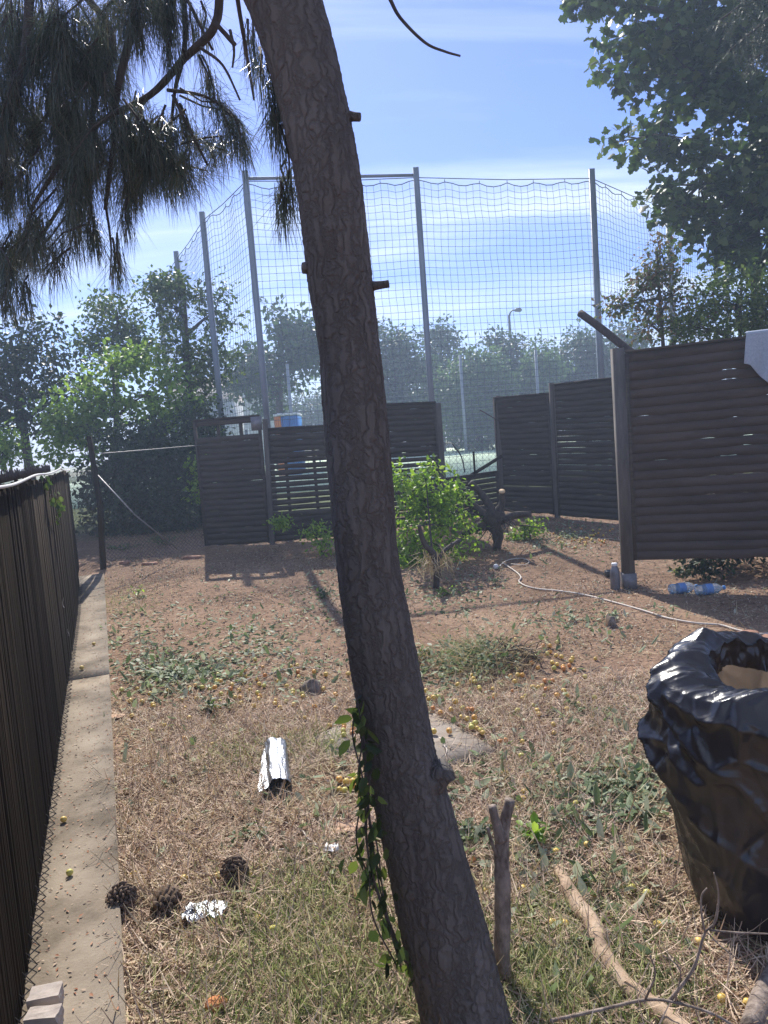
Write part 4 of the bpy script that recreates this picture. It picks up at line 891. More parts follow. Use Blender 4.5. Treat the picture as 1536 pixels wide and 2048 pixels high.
# ------------------------------------------------------------------ black bag
def bag():
    bc = np.array([1.21, 2.28, 0.0]); t = thing('rubbish_bag', 'large open black plastic rubbish bag standing at the right', 'bag', bc)
    nu, nv = 280, 130; H = .765
    def prof(v):    # radius factor along height, 0 foot to 1 rim
        return float(np.interp(v, [0, .04, .15, .35, .6, .8, .92, 1], [.23, .285, .305, .322, .34, .338, .328, .305]))
    def P(an, v, inner=0):
        r = prof(v)*(1.0+.05*mnoise.noise(Vector((math.cos(an)*1.4, math.sin(an)*1.4, v*2.2))))
        # folds that radiate from the gathered points
        f = .013*mnoise.ridged_multi_fractal(Vector((math.cos(an)*2.2+v*1.2, math.sin(an)*2.2, v*1.5+3)), 1.0, 2.0, 4, 1.0, 2.0)
        f += .022*(1-abs(mnoise.noise(Vector((math.cos(an)*1.9+v*1.8, math.sin(an)*1.9, v*1.9+9)))))**7-.014*(1-abs(mnoise.noise(Vector((math.cos(an)*2.6, math.sin(an)*2.6+v*2.5, v*2.2+2)))))**8
        f += .004*math.sin(an*5+v*7)*math.sin(v*3.1)+.010*mnoise.noise(Vector((an*6, v*5, 1)))
        dv, _q = mnoise.voronoi(Vector((math.cos(an)*1.5+v*1.3, math.sin(an)*1.5, v*1.7+1.5))); f += .048*(dv[0]-.5)+.012*math.exp(-(dv[1]-dv[0])/.05)
        dv, _q = mnoise.voronoi(Vector((math.cos(an)*3.3+v*2, math.sin(an)*3.3, v*3.6+7))); f += .005*(dv[0]-.5)+.003*math.exp(-(dv[1]-dv[0])/.05)
        f *= (.35+.65*v)*float(np.interp(v, [.88, 1], [1, .45]))
        f += .022*math.exp(-((an-3.2)/.42)**2)*float(np.interp(v, [.585, .64, .66, .80], [0, .9, 1, 0]))
        f += .002*mnoise.noise(Vector((math.cos(an)*10, math.sin(an)*10, v*14)))
        def crease(a0, v0, a1, v1, w, h, ww=.06):
            dx_, dy_ = (a1-a0), (v1-v0)*3; L2 = dx_*dx_+dy_*dy_; t = ((an-a0)*dx_+(v-v0)*3*dy_)/L2; tc_ = min(1, max(0, t))
            d_ = math.hypot(an-a0-dx_*tc_, (v-v0)*3-dy_*tc_); return h*math.exp(-d_/w)*(1-.6*tc_)
        f += crease(2.9, .99, 3.95, .72, .12, .05)+crease(2.75, .74, 3.5, .56, .10, .05)+crease(3.3, .97, 4.9, .86, .09, .03)+crease(4.2, .95, 5.4, .62, .12, .03)-crease(3.1, .86, 4.0, .62, .10, .03)+crease(3.6, .5, 4.6, .2, .14, .025)
        r = (r+f-.02)*(1-.028*inner)
        # the rim is higher at the back and dips to the front right
        zr = H*(1+.06*math.sin(an-.3)+.03*math.sin(3*an+1)+.02*mnoise.noise(Vector((math.cos(an)*3, math.sin(an)*3, 0))))
        lean = .02*v
        return bc+np.array([r*math.cos(an)*1.02-lean, r*math.sin(an)*.86+.06*v, zr*v-.003])
    vs = []; 
    for j in range(nv+1):
        for i in range(nu): vs.append(P(2*math.pi*i/nu, j/nv))
    fs = [(j*nu+i, j*nu+(i+1) % nu, (j+1)*nu+(i+1) % nu, (j+1)*nu+i) for j in range(nv) for i in range(nu)]
    k = len(vs); vs.append(bc+[0, 0, .002]); fs += [(k, (i+1) % nu, i) for i in range(nu)]
    # the crumpled collar lies inward and drops into the smaller mouth
    m_ = 40; base = nv*nu; hc = bc+np.array([.075, .03, 0])
    for j in range(1, m_+1):
        s = j/m_
        for i in range(nu):
            an = 2*math.pi*i/nu; p0 = np.array(vs[base+i]); hr = .235+.02*math.sin(an*3)+.015*mnoise.noise(Vector((an, 2, 2)))
            hq = hc+np.array([hr*math.cos(an), hr*.92*math.sin(an), 0]); hq[2] = p0[2]+.01*math.sin(an+.5)
            a = min(1, s/.55); b = max(0, (s-.45)/.55)
            q = p0*(1-a)+hq*a
            rg = lambda f_, z_: (1-abs(mnoise.noise(Vector((math.cos(an)*f_, math.sin(an)*f_, z_)))))**5
            lf = .35+1.1*abs(mnoise.noise(Vector((math.cos(an)*1.5, math.sin(an)*1.5, 4)))); cr = rg(3.1, s*2.5)*.026*lf-rg(4.3, s*3.5+5)*.016*lf+mnoise.noise(Vector((math.cos(an)*9, math.sin(an)*9, s*3)))*.004+mnoise.noise(Vector((math.cos(an)*17, math.sin(an)*17, s*2)))*.010+mnoise.noise(Vector((math.cos(an-.6*s)*3, math.sin(an-.6*s)*3, s*3)))*.03
            dv, _q = mnoise.voronoi(Vector((math.cos(an)*2.2, math.sin(an)*2.2, s*1.3+2))); cr += .03*(dv[0]-.4)+.010*math.exp(-(dv[1]-dv[0])/.05)
            q = q+np.array([math.cos(an), math.sin(an), 0])*cr*b
            q[2] += .026*math.sin(a*math.pi)+cr*a*(1-b)-.10*b*b
            vs.append(q)
    off = (nv+1)*nu+1
    for i in range(nu): fs.append((base+i, base+(i+1) % nu, off+(i+1) % nu, off+i))
    fs += [(off+j*nu+i, off+j*nu+(i+1) % nu, off+(j+1)*nu+(i+1) % nu, off+(j+1)*nu+i) for j in range(m_-1) for i in range(nu)]
    MB().add(vs, fs).build('film', MT['bag'], t, True)
    # contents: cut branches and leaves low inside
    mb = MB()
    for k in range(14):
        a = bc+np.array([random.gauss(0, .1), random.gauss(0, .08)+.03, .15]); b = a+np.array([random.gauss(0, .1), random.gauss(0, .08), random.uniform(.18, .35)]); mb.tube(smooth_path([a, (a+b)/2+rng.normal(size=3)*.03, b], 4), .006, 6)
    mb.build('contents', MT['stick'], t, True)
bag()

# ------------------------------------------------------------------ small things
# hose / cable
cp_ = [(1008, 1138), (1012, 1128), (1000, 1124), (1012, 1120), (1040, 1117), (1056, 1122), (1050, 1132), (1030, 1138)]
cpts = [(998, 1136), (1005, 1127), (1018, 1134), (1035, 1146), (1042, 1155), (1038, 1163), (1052, 1172), (1078, 1178), (1120, 1182), (1170, 1190), (1230, 1205), (1290, 1222), (1335, 1236), (1390, 1246), (1440, 1250), (1475, 1260), (1520, 1268), (1570, 1262)]
hs_ = thing('cable', 'long beige cable snaking over the bare soil towards the bag', 'cable', G(1040, 1160))
pp = smooth_path([G(x, y, .012) for x, y in cpts], 8); MB().tube(pp, .0085, 7).build('cord', MT['cable'], hs_, True)
pp = smooth_path([G(x, y, .014) for x, y in ((1005, 1126), (1020, 1119), (1045, 1117), (1058, 1123), (1048, 1130), (1022, 1128))], 8); MB().tube(pp, .006, 6).build('loop', MT['cable'], hs_, True)
c = G(992, 1137); MB().tube([c+[0, 0, .02], c+[-.005, -.04, .03], c+[-.01, -.06, .03]], [.018, .03, .028], 12).build('plug', MT['white'], hs_, True)
# can by post
cb2 = G(1231, 1178); can = thing('metal_bottle', 'grey metal bottle standing at the left foot of the right post', 'bottle', cb2)
MB().tube([cb2+[0, 0, z] for z in (0, .005, .17, .20, .225, .23)], [.045, .047, .046, .038, .026, .024], 20).build('body', MT['greyplastic'], can, True)
MB().tube([cb2+[0, 0, z] for z in (.228, .232, .255, .258)], [.024, .028, .028, .024], 16).build('cap', MT['white'], can, True)
cc = G(1222, 1152); o = MB().tube([cc+[0, 0, z] for z in (0, .004, .05, .06)], [.055, .06, .066, .06], 16).build('plant_pot', MT['lamp'], None, True); tag(o, 'small dark pot lying behind the grey metal bottle', 'pot')
# PET bottles lying
def pet(px, py, ang, s, label):
    c = G(px, py, .045*s); d = np.array([math.cos(ang), math.sin(ang), 0]); t = thing('water_bottle', label, 'bottle', (c[0], c[1], c[2]-.045*s))
    xs_ = [0, .004, .03, .06, .065, .09, .10, .13, .17, .20, .215, .23]; rs_ = [.028, .042, .044, .040, .044, .044, .040, .044, .043, .03, .015, .014]
    pp = [c+d*(x-.11)*s for x in xs_]; MB().tube(pp, [r*s for r in rs_], 20).build('body', MT['pet'], t, True)
    MB().tube([c+d*(x-.11)*s for x in (.07, .13)], .0455*s, 20, False).build('wrapper', MT['label'], t, True)
    MB().tube([c+d*(x-.11)*s for x in (.228, .23, .248, .25)], [.012*s, .017*s, .017*s, .012*s], 14).build('cap', MT['blue'], t, True)
pet(1364, 1176, .15, 1.1, 'crushed clear blue water bottle under the right panel, the left one')
pet(1418, 1178, .1, 1.1, 'clear water bottle under the right panel, the right one')
# paving slabs
SLABS = []
def on_slab(P):
    hit = np.zeros(len(P), bool)
    for poly in SLABS:
        ins = np.ones(len(P), bool)
        for i in range(len(poly)):
            a, b = poly[i], poly[(i+1) % len(poly)]; ins &= ((b[0]-a[0])*(P[:, 1]-a[1])-(b[1]-a[1])*(P[:, 0]-a[0])) < 0
        hit |= ins
    return hit
def slab(label, pxs, th=.03):
    top = [G(x, y, .012) for x, y in pxs]; n = len(top); bot = [p-[0, 0, th+.03] for p in top]; z = max(p[2] for p in top)-.004
    for p in top: p[2] = z
    SLABS.append([p.copy() for p in top])
    # finer top outline with slightly broken edges
    out = []
    for i in range(n):
        a, b = top[i], top[(i+1) % n]
        for k in range(12):
            t = k/12; out.append(a*(1-t)+b*t+np.append(rng.normal(size=2)*.0018, 0))
    m_ = len(out); bot = [p-[0, 0, th+.03] for p in out]
    o = MB().add(out+bot, [tuple(range(m_))]+[(i, i+m_, (i+1) % m_+m_, (i+1) % m_) for i in range(m_)]).build('paving_slab', MT['slabc']); tag(o, label, 'paving slab')
slab('square concrete paving slab set in the ground right of the trunk', [(720, 1440), (868, 1424), (1000, 1500), (885, 1535), (760, 1560)])
slab('worn concrete slab half covered by litter left of the trunk', [(628, 1470), (700, 1440), (716, 1500), (655, 1515)])
# foil package
def foil():
    a = G(560, 1574, .035); b = G(551, 1492, .05); t = thing('foil_package', 'crumpled silver foil packet lying in the dry grass left of the trunk', 'packet', (a[0], a[1], 0))
    pts = [a*(1-k/24)+b*k/24 for k in range(25)]
    def crush(i, k, p, an):
        q = Vector((math.cos(an)*1.7, math.sin(an)*1.7, i*.13)); d, _ = mnoise.voronoi(q); d2, _ = mnoise.voronoi(q*2.6)
        return (.80+.30*abs(math.cos(an-.3)))*(1+.22*(d[0]-.45)+.10*(d2[0]-.4))*(1.06 if i in (0, 24) else 1)
    tb_ = MB().tube(pts, list(np.linspace(.046, .050, 25)), 72, False, crush).build('tube', MT['foil'], t, False)
    sm = tb_.modifiers.new('s', 'SOLIDIFY'); sm.thickness = .0015
    pts = [a*(1-k/10)+b*k/10 for k in range(11)]
    fl = []; nu = 10
    for i in range(nu+1):
        for j in range(6):
            c = pts[i]*1.0; u = j/5; w = .10*(1-.55*abs(i/nu-.1))
            fl.append(c+np.array([-.03-w*u*.75, 0, -.005-.02*u+.014*mnoise.noise(Vector((i*.6, j*.8, 2)))+.01]))
    MB().add(fl, [(i*6+j, i*6+j+1, (i+1)*6+j+1, (i+1)*6+j) for i in range(nu) for j in range(5)]).build('flap', MT['foil'], t)
    return t
foil()
def crumple(name, label, px, py, s, mat, seed, h=.3, n=9, cat='litter'):
    c = G(px, py, .004); vs = []
    for j in range(n):
        for i in range(n):
            u, v = i/(n-1)-.5, j/(n-1)-.5
            q = mnoise.noise_vector(Vector((u*4+seed, v*4, seed)))
            vs.append(c+np.array([u*s*1.5+q[0]*s*.25, v*s+q[1]*s*.25, abs(q[2])*s*h+.012]))
    o = MB().add(vs, [(j*n+i, j*n+i+1, (j+1)*n+i+1, (j+1)*n+i) for j in range(n-1) for i in range(n-1)]).build(name, mat)
    return tag(o, label, cat)
crumple('foil_scrap', 'bright torn foil scrap in the needles at the lower left', 411, 1830, .095, MT['foil'], 3, .5)
crumple('plastic_scrap', 'tiny crumpled clear plastic scrap left of the trunk', 665, 1705, .04, MT['white'], 7, .8)
crumple('dry_leaf', 'curled pale brown dry leaf left of the trunk', 697, 1662, .065, MT['peel'], 5, .6, cat='leaf')
crumple('dry_leaf', 'small orange brown leaf lying on the concrete footing', 160, 1398, .06, MT['peel'], 15, .5, cat='leaf')
crumple('dry_leaf', 'flat pale leaf beside the footing', 232, 1437, .07, MT['peel'], 25, .3, cat='leaf')
oc = G(432, 2008, .02); rock('clay_shard', MT['clay'], oc, (.055, .04, .028), 'orange clay shard in the grass at the bottom left', 'shard', rot=.3, seed=9, bev=.85)
for (x, y, w, lb) in ((300, 1128, .22, 'red brown clod before the chain link fence, right of two'), (250, 1122, .14, 'smaller red brown clod before the chain link fence'), (385, 1115, .26, 'long flat red brown clod near the left back panel')):
    rock('soil_clod', MT['brown'], G(x, y, .01), (w, .1, .05), lb, 'clod', rot=random.uniform(-.3, .3), seed=x, bev=.5)
rock('clay_lump', MT['brown'], G(1495, 1272, .02), (.14, .09, .07), 'red brown clay lump at the edge of the panel shade', 'lump', rot=.2, seed=77, bev=.5)
rock('clay_lump', MT['brown'], G(1536, 1280, .02), (.12, .08, .06), 'red brown clay lump at the right border above the bag', 'lump', rot=.8, seed=78, bev=.5)
# pine cones
def cone_mesh():
    mb = MB(); n = 64; L = .085
    mb.tube([(0, 0, -L/2), (0, 0, 0), (0, 0, L/2)], [.012, .018, .006], 8)
    for k in range(n):
        t = k/n; an = k*2.39996; z = -L/2+L*t; r = .036*math.sin(math.pi*(.12+.84*t))**.7+.006
        w = .013*(1.2-.5*t)*(.8+.4*random.random()); d = np.array([math.cos(an), math.sin(an), .35+.5*t]); d /= np.linalg.norm(d); s = np.array([-math.sin(an), math.cos(an), 0]); u = np.cross(d, s)
        a = np.array([0, 0, z-.004]); tip = a+d*r*(1.25+.3*random.random())
        mb.add([a-s*w*.3, a+s*w*.3, tip+s*w-u*.002, tip-s*w-u*.002, tip-s*w*.7+u*.005, tip+s*w*.7+u*.005, tip+d*.003+u*.002], [(0, 1, 2, 3), (1, 0, 4, 5), (3, 2, 6), (2, 5, 6), (5, 4, 6), (4, 3, 6), (0, 3, 4), (1, 5, 2)])
    return mb
src = cone_mesh().build('pine_cone', MT['cone'])
for i, (x, y, s, rx, ry, lb) in enumerate(((470, 1742, 1.05, 1.3, .4, 'open pine cone in dry grass, the upper right one of three'), (240, 1800, 1.05, 1.0, -.5, 'dark pine cone touching the concrete footing'), (328, 1808, 1.0, 1.5, .8, 'dark pine cone between the other two and the foil scrap'))):
    o = src if i == 0 else src.copy()
    if i: col.objects.link(o)
    o.location = Vector([float(a) for a in G(x, y, .026*s)]); o.rotation_euler = (rx, ry, i*1.3); o.scale = (s, s, s); tag(o, lb, 'pine cone', 'pine cones in the dry grass')

# plums
def plum_mesh(mat, seed):
    import bmesh
    bm = bmesh.new(); bmesh.ops.create_uvsphere(bm, u_segments=18, v_segments=12, radius=1)
    for v in bm.verts:
        an = math.atan2(v.co.y, v.co.x); d = .06*math.exp(-(an/.35)**2)*(1-v.co.z**2)
        v.co *= (1-d); v.co.z *= 1.08
        if v.co.z > .8: v.co.z -= (v.co.z-.8)*.9*(1-min(1, math.hypot(v.co.x, v.co.y)/.5))
        v.co += mnoise.noise_vector(v.co*1.5+Vector((seed, 0, 0)))*.05
    for f in bm.faces: f.smooth = True
    me = bpy.data.meshes.new('plum'); bm.to_mesh(me); bm.free(); me.materials.append(mat); return me
PM = [plum_mesh(PLUMS[i % 4], i*3.1) for i in range(8)]
def plum(p, group, label, kind=None, s=None):
    k = random.choice([0, 0, 1, 2, 4, 4, 5, 6, 3]) if kind is None else kind
    o = bpy.data.objects.new('plum', PM[k]); col.objects.link(o); r = (s or random.uniform(.0125, .0165))
    o.scale = (r, r, r); o.rotation_euler = (random.uniform(0, 3), random.uniform(0, 3), random.uniform(0, 6)); o.location = (float(p[0]), float(p[1]), float(p[2]+r*1.15)); tag(o, label, 'plum', group)
placed = []
def plums(cx, cy, sx_, sy_, n, group, label, lift=0):
    k = 0; tries = 0
    while k < n and tries < n*30:
        tries += 1; x, y = random.gauss(cx, sx_), random.gauss(cy, sy_)
        if 690+(y-1100)*.20 < x < 830+(y-1100)*.20: continue
        if x < 222: continue
        p = G(x, y, lift)
        if any(math.hypot(p[0]-q[0], p[1]-q[1]) < .030 for q in placed): continue
        placed.append(p); plum(p, group, label); k += 1
gS = ('plums round the paving slab', 'small ripe plum lying along the edge of the square paving slab')
for (x, y) in ((851, 1418), (866, 1421), (881, 1430), (903, 1424), (858, 1402), (868, 1400), (877, 1399), (923, 1439), (935, 1443), (949, 1441), (951, 1453), (943, 1455), (955, 1462), (962, 1466), (966, 1471), (944, 1461), (936, 1425), (944, 1424), (911, 1409), (852, 1387), (868, 1469), (899, 1468), (1000, 1489), (1011, 1486), (1045, 1489), (1043, 1518)):
    p = G(x, y, .012); placed.append(p); plum(p, *gS)
gP = ('plums beside the cut greens', 'small ripe plum on the ground in front of the heap of cut greens')
for (x, y) in ((944, 1355), (947, 1362), (950, 1368), (943, 1367), (959, 1380), (960, 1383), (916, 1374), (986, 1382)): p = G(x, y); placed.append(p); plum(p, *gP)
plums(1080, 1385, 55, 30, 40, 'plums right of the cut greens', 'small ripe plum scattered on the soil between the cut greens and the bag')
plums(1100, 1330, 34, 20, 18, 'plums right of the cut greens', 'small ripe plum scattered on the soil between the cut greens and the bag')
gL = ('plums left of the trunk', 'small ripe plum lying on the bare soil left of the pine trunk')
plums(430, 1385, 70, 18, 34, *gL); plums(560, 1400, 60, 25, 22, *gL); plums(300, 1430, 60, 30, 10, *gL); plums(590, 1360, 60, 20, 12, *gL)
plums(692, 1470, 12, 8, 8, *gL); plums(700, 1575, 10, 8, 8, *gL)
gF = ('plums in the dry grass', 'single plum lying in the dry grass of the foreground')
for (x, y, k) in ((1010, 1553, 0), (1049, 1590, 0), (1047, 1604, 4), (1031, 1625, 2), (1152, 1613, 2), (1113, 1713, 4), (1046, 1787, 0), (946, 1727, 3), (972, 1790, 0), (1105, 1855, 0), (1118, 1858, 0), (1131, 1857, 4), (1317, 1860, 0), (1399, 1895, 4), (1265, 1784, 2), (1295, 1796, 2), (1445, 2008, 0), (1496, 2018, 4), (517, 1848, 0), (547, 1867, 2), (438, 1760, 0), (500, 1758, 0), (369, 1765, 4), (305, 1607, 0), (268, 1757, 4), (425, 1494, 0), (1175, 1698, 4), (1190, 1797, 4)):
    p = G(x, y); placed.append(p); plum(p, gF[0], gF[1], k, random.uniform(.012, .015))
for (x, y, k, lb) in ((140, 1752, 2, 'green yellow plum with a leaf on the near part of the footing'), (128, 1645, 0, 'yellow plum in the middle of the concrete footing'), (188, 1291, 0, 'ripe plum at the far part of the footing'), (164, 1340, 4, 'ripe plum near the orange leaf on the footing')):
    p = PZ(x, y, .055); plum(p, 'plums on the footing', lb, k)
gB = ('plums before the right back fence', 'tiny yellow plum in the fruit scatter below the right back panels')
for k in range(55):
    x, y = random.gauss(1175, 38), random.gauss(1078, 10)
    if x < 1235: plum(G(x, y), *gB, s=.014)

# ------------------------------------------------------------------ ground litter (uncountable)
def pxsample(n, f):
    """n ground points drawn from picture regions f() -> (x, y); real places on the ground"""
    out = []
    while len(out) < n:
        x, y = f(); 
        if x < 200+max(0, (y-1200)*.01): continue
        p = G(x, y, 0)
        if p[1] < 14: out.append(p)
    return np.array(out)
def world(n, x0, x1, y0, y1, keep=None):
    X = rng.uniform(x0, x1, n*3); Y = rng.uniform(y0, y1, n*3); k = X > -.835-.38*(Y-1.93)
    if keep is not None: k &= keep(X, Y)
    X, Y = X[k][:n], Y[k][:n]; return np.array([(x, y, hgt(x, y)) for x, y in zip(X, Y)])
def nz(X, Y, s, o=0): return np.array([mnoise.noise(Vector((x*s, y*s, o))) for x, y in zip(X, Y)])
def litter(name, label, P, mat, tm, l0, l1, w0, w1, tilt=.25, lift=.008, bend=.3, upz=1.0):
    P = P[~(on_slab(P) & (rng.random(len(P)) < .94))]
    n = len(P); D = rng.normal(size=(n, 3)); D[:, 2] = rng.normal(size=n)*tilt
    Z = np.stack([rng.normal(size=n)*.35, rng.normal(size=n)*.35, np.full(n, upz)], 1)
    L = rng.uniform(l0, l1, n); W = rng.uniform(w0, w1, n)
    pos = P+np.stack([np.zeros(n), np.zeros(n), rng.uniform(.001, lift, n)], 1)
    o = scatter(name, tm, pos, frames(D, upn=Z), np.stack([L, W, L], 1), mat, None, bend=rng.normal(size=n)*bend)
    return tag(o, label, None, None, 'stuff')
T_CURL = (np.array([(0, -.5, 0), (0, .5, 0), (.33, -.5, .0), (.33, .5, .0), (.66, -.5, .0), (.66, .5, .0), (1, -.2, 0), (1, .2, 0)]), [(0, 2, 3, 1), (2, 4, 5, 3), (4, 6, 7, 5)])
Pn = world(44000, -2, 2.3, 1.4, 4.6, lambda X, Y: (nz(X, Y, 1.4) > -.25-.0*Y) & (rng.random(len(X)) < np.clip(1.7-.28*(Y-1.4), .1, 1)))
litter('dry_needles', 'fallen dry brown pine needles matted over the foreground', Pn, LM['needled'], T_CURL, .05, .14, .0022, .0042, .16, .022, .5)
Pn = world(32000, -2, 3, 1.4, 6.6, lambda X, Y: (nz(X, Y, 2.2, 5) > -.25) & (rng.random(len(X)) < np.clip(1.7-.40*(Y-1.4), .04, 1)))
litter('dry_straw', 'dry straw and dead grass lying on the soil', Pn, LM['straw'], T_CURL, .03, .12, .0025, .005, .2, .018, .5)
Pn = world(60000, -5, 6, 1.4, 12.5, lambda X, Y: rng.random(len(X)) < .25+.75*(nz(X, Y, .9, 8) > .05))
litter('wood_chips', 'reddish wood chips and shredded debris over the bare soil', Pn, LM['chips'], T_LEAF, .010, .045, .008, .026, .5, .012, .3)
def grassP(n, cx, cy, sx_, sy_):
    return pxsample(n, lambda: (random.gauss(cx, sx_), random.gauss(cy, sy_)))
def grass(name, label, P, l0, l1, mat, w=.0036, up=.9):
    n = len(P); D = rng.normal(size=(n, 3))*.8; D[:, 2] = rng.uniform(.15, up+.3, n)
    L = rng.uniform(l0, l1, n); o = scatter(name, T_CURL, P-[0, 0, .003], frames(D), np.stack([L, np.full(n, w), L], 1), mat, None, bend=rng.normal(size=n)*.5-.2); tag(o, label, None, None, 'stuff')
parts = [grassP(7600, 620, 1985, 140, 70), grassP(2600, 600, 1850, 110, 60), grassP(7600, 1120, 1985, 140, 70), grassP(2000, 1100, 1840, 100, 60), grassP(1800, 640, 1790, 70, 40), grassP(900, 620, 1490, 60, 20), grassP(700, 470, 1510, 50, 20), grassP(500, 250, 1200, 40, 20)]
grass('grass', 'short patchy green grass in the foreground', np.concatenate(parts), .025, .07, LM['grass'])
# cut green leaves
cl = []
for (cx, cy, sx_, sy_, n) in ((330, 1350, 45, 22, 190), (430, 1340, 60, 16, 150), (280, 1270, 50, 30, 130), (520, 1270, 50, 20, 90), (1000, 1520, 120, 60, 170), (1200, 1580, 60, 30, 170), (1160, 1700, 70, 60, 130), (860, 1350, 50, 25, 120), (900, 1560, 60, 40, 60), (620, 1340, 50, 30, 60), (1130, 1250, 60, 18, 90), (1100, 1070, 60, 18, 220), (900, 1190, 60, 22, 160), (960, 1690, 50, 20, 60), (880, 1480, 30, 20, 30), (1280, 1560, 30, 30, 60), (650, 1640, 60, 60, 40), (350, 1500, 100, 80, 60), (1200, 1420, 60, 25, 60), (1090, 1880, 120, 60, 70), (640, 1200, 30, 25, 60), (470, 1260, 90, 50, 130)):
    cl.append(grassP(int(n*2.3), cx, cy, sx_*1.15, sy_*1.25))
litter('cut_leaves', 'cut wilting green leaves scattered over the yard', np.concatenate(cl), LM['cut'], T_OVAL, .03, .075, .03, .065, .35, .022, .5)
Pn = world(6500, -4, 5, 1.5, 11)
litter('dry_leaves', 'small curled dry leaves scattered over the yard', Pn, LM['dryleaf'], T_OVAL, .015, .04, .015, .035, .4, .015, .6)
# litter on the footing
n = 1600; Yc = rng.uniform(1.2, 9, n); off = rng.uniform(.02, .28, n)
Pf = np.array([np.array([FL(y), y, hbase(0, y)+.057])+nrm*o_ for y, o_ in zip(Yc, off)])
litter('footing_debris', 'reddish crumbs and flakes on the concrete footing', Pf, leafmat('red_crumb', [(.30, .12, .07), (.42, .22, .13), (.5, .38, .28), (.2, .15, .1)], 0, .9), T_LEAF, .005, .022, .004, .016, .12, .003, .15, 1.6)
# small twigs scattered
mb = MB()
for k in range(420):
    x = random.uniform(-3, 3.6); y = random.uniform(1.6, 9)
    if x < -.8-.38*(y-1.93): continue
    a = random.uniform(0, math.pi); L = random.uniform(.05, .28); c = np.array([x, y, 0.])
    q = [c+np.array([math.cos(a+.25*t), math.sin(a+.25*t), 0])*L*t for t in (-.5, 0, .5)]
    for p_ in q: p_[2] = hgt(p_[0], p_[1])+random.uniform(.004, .014)
    mb.tube(smooth_path(q, 3), random.uniform(.0012, .003), 5)
tag(mb.build('twig_litter', MT['stick'], None), 'fine broken twigs scattered all over the soil', None, None, 'stuff')

# heap of cut greens
def heap():
    c = G(955, 1335); o = thing('cuttings_heap', 'low heap of wilting cut greens and twigs on the soil right of the trunk', 'heap', c)
    n = 900; pos = np.array([G(random.gauss(950, 42), random.gauss(1325, 17)) for _ in range(n)]); pos[:, 2] += rng.random(n)*.10
    D = randdir(n, .1); scatter('leaves', T_OVAL, pos, frames(D), rng.uniform(.02, .05, n), LM['cut'], o)
    n = 500; pos = np.array([G(random.gauss(960, 55), random.gauss(1325, 20)) for _ in range(n)]); pos[:, 2] += rng.random(n)*.08
    D = rng.normal(size=(n, 3)); D[:, 2] = abs(D[:, 2])*.3; scatter('stalks', T_CURL, pos, frames(D), np.stack([rng.uniform(.1, .3, n), np.full(n, .003), np.ones(n)*.2], 1), LM['straw'], o, bend=rng.normal(size=n))
    mb = MB()
    for k in range(60):
        a = G(random.gauss(1030, 30), random.gauss(1320, 14)); b = a+np.array([random.gauss(0, .12), random.gauss(0, .1), random.uniform(.02, .12)]); mb.tube(smooth_path([a, (a+b)/2+[0, 0, .03], b], 4), .003, 5)
    mb.build('twigs', MT['branch'], o)
heap()
def weed(px, py, w, h, nl, size, label, mat='cut'):
    c = G(px, py); t = thing('weed', label, 'weed', c); mb = MB(); pos = []
    for k in range(max(3, nl//9)):
        tip = c+np.array([random.gauss(0, w), random.gauss(0, w), random.uniform(.4, 1)*h]); pp = smooth_path([c, (c+tip)/2+[0, 0, .02], tip], 4); mb.tube(pp, .002, 4); pos += [pp[i] for i in rng.integers(2, len(pp), 9)]
    mb.build('stem', LM['grass'], t); pos = np.array(pos)+rng.normal(size=(len(pos), 3))*.01; pos[:, 2] = np.maximum(pos[:, 2], c[2]+.005)
    D = randdir(len(pos)); D[:, 2] *= .5; scatter('foliage', T_OVAL, pos, frames(D, upn=(0, 0, 1)), size*rng.uniform(.6, 1.2, len(pos)), LM[mat], t)
W = [(430, 1425, .09, .06, 60, .05, 'leafy dark green weed left of the foil packet', 'mid'), (275, 1195, .05, .13, 30, .05, 'bright weed beside the far part of the footing', 'bright'), (1345, 1232, .05, .10, 30, .04, 'small pale weed beside the cable in front of the right panel', 'cut'), (1228, 1240, .08, .06, 50, .04, 'pale weed beside the small split stump', 'cut'),
     (1150, 1240, .07, .05, 30, .04, 'flat pale weed between the cable and the cut greens', 'cut'), (650, 1195, .07, .09, 40, .05, 'grassy weed behind the trunk on the left', 'mid'), (950, 1672, .08, .05, 60, .045, 'dark green weed between trunk and forked stump', 'mid'), (1070, 1690, .05, .07, 40, .05, 'green weed right of the forked stump', 'bright'),
     (1180, 1590, .10, .04, 90, .045, 'spreading pale green weed left of the bag', 'cut'), (510, 1680, .06, .04, 40, .03, 'low green weed below the crumpled foil', 'mid'), (350, 1355, .12, .06, 110, .05, 'broad patch of cut green sprigs left of the trunk', 'cut'), (840, 1320, .08, .07, 60, .04, 'green weed just right of the trunk beside the heap', 'mid'),
     (1350, 1150, .05, .10, 26, .05, 'bright weed in the lit ground under the right panel', 'bright'), (1528, 1345, .10, .10, 60, .06, 'green weed behind the bag at the right border', 'bright'), (330, 1090, .2, .18, 120, .05, 'loose ground weeds at the foot of the chain link fence', 'mid'), (240, 1100, .2, .14, 100, .05, 'loose ground weeds by the corner post', 'mid'), (1140, 1075, .2, .06, 90, .05, 'pale weeds below the right back panels', 'cut'), (990, 1170, .1, .08, 40, .04, 'thin weed beside the beige cable end', 'mid'),
     (150, 1200, .03, .05, 20, .03, 'tiny weed growing at the fence foot on the footing', 'mid'), (900, 1190, .1, .08, 60, .04, 'weed tuft right of the small dark forked stump', 'bright')]
for a in W: weed(*a)

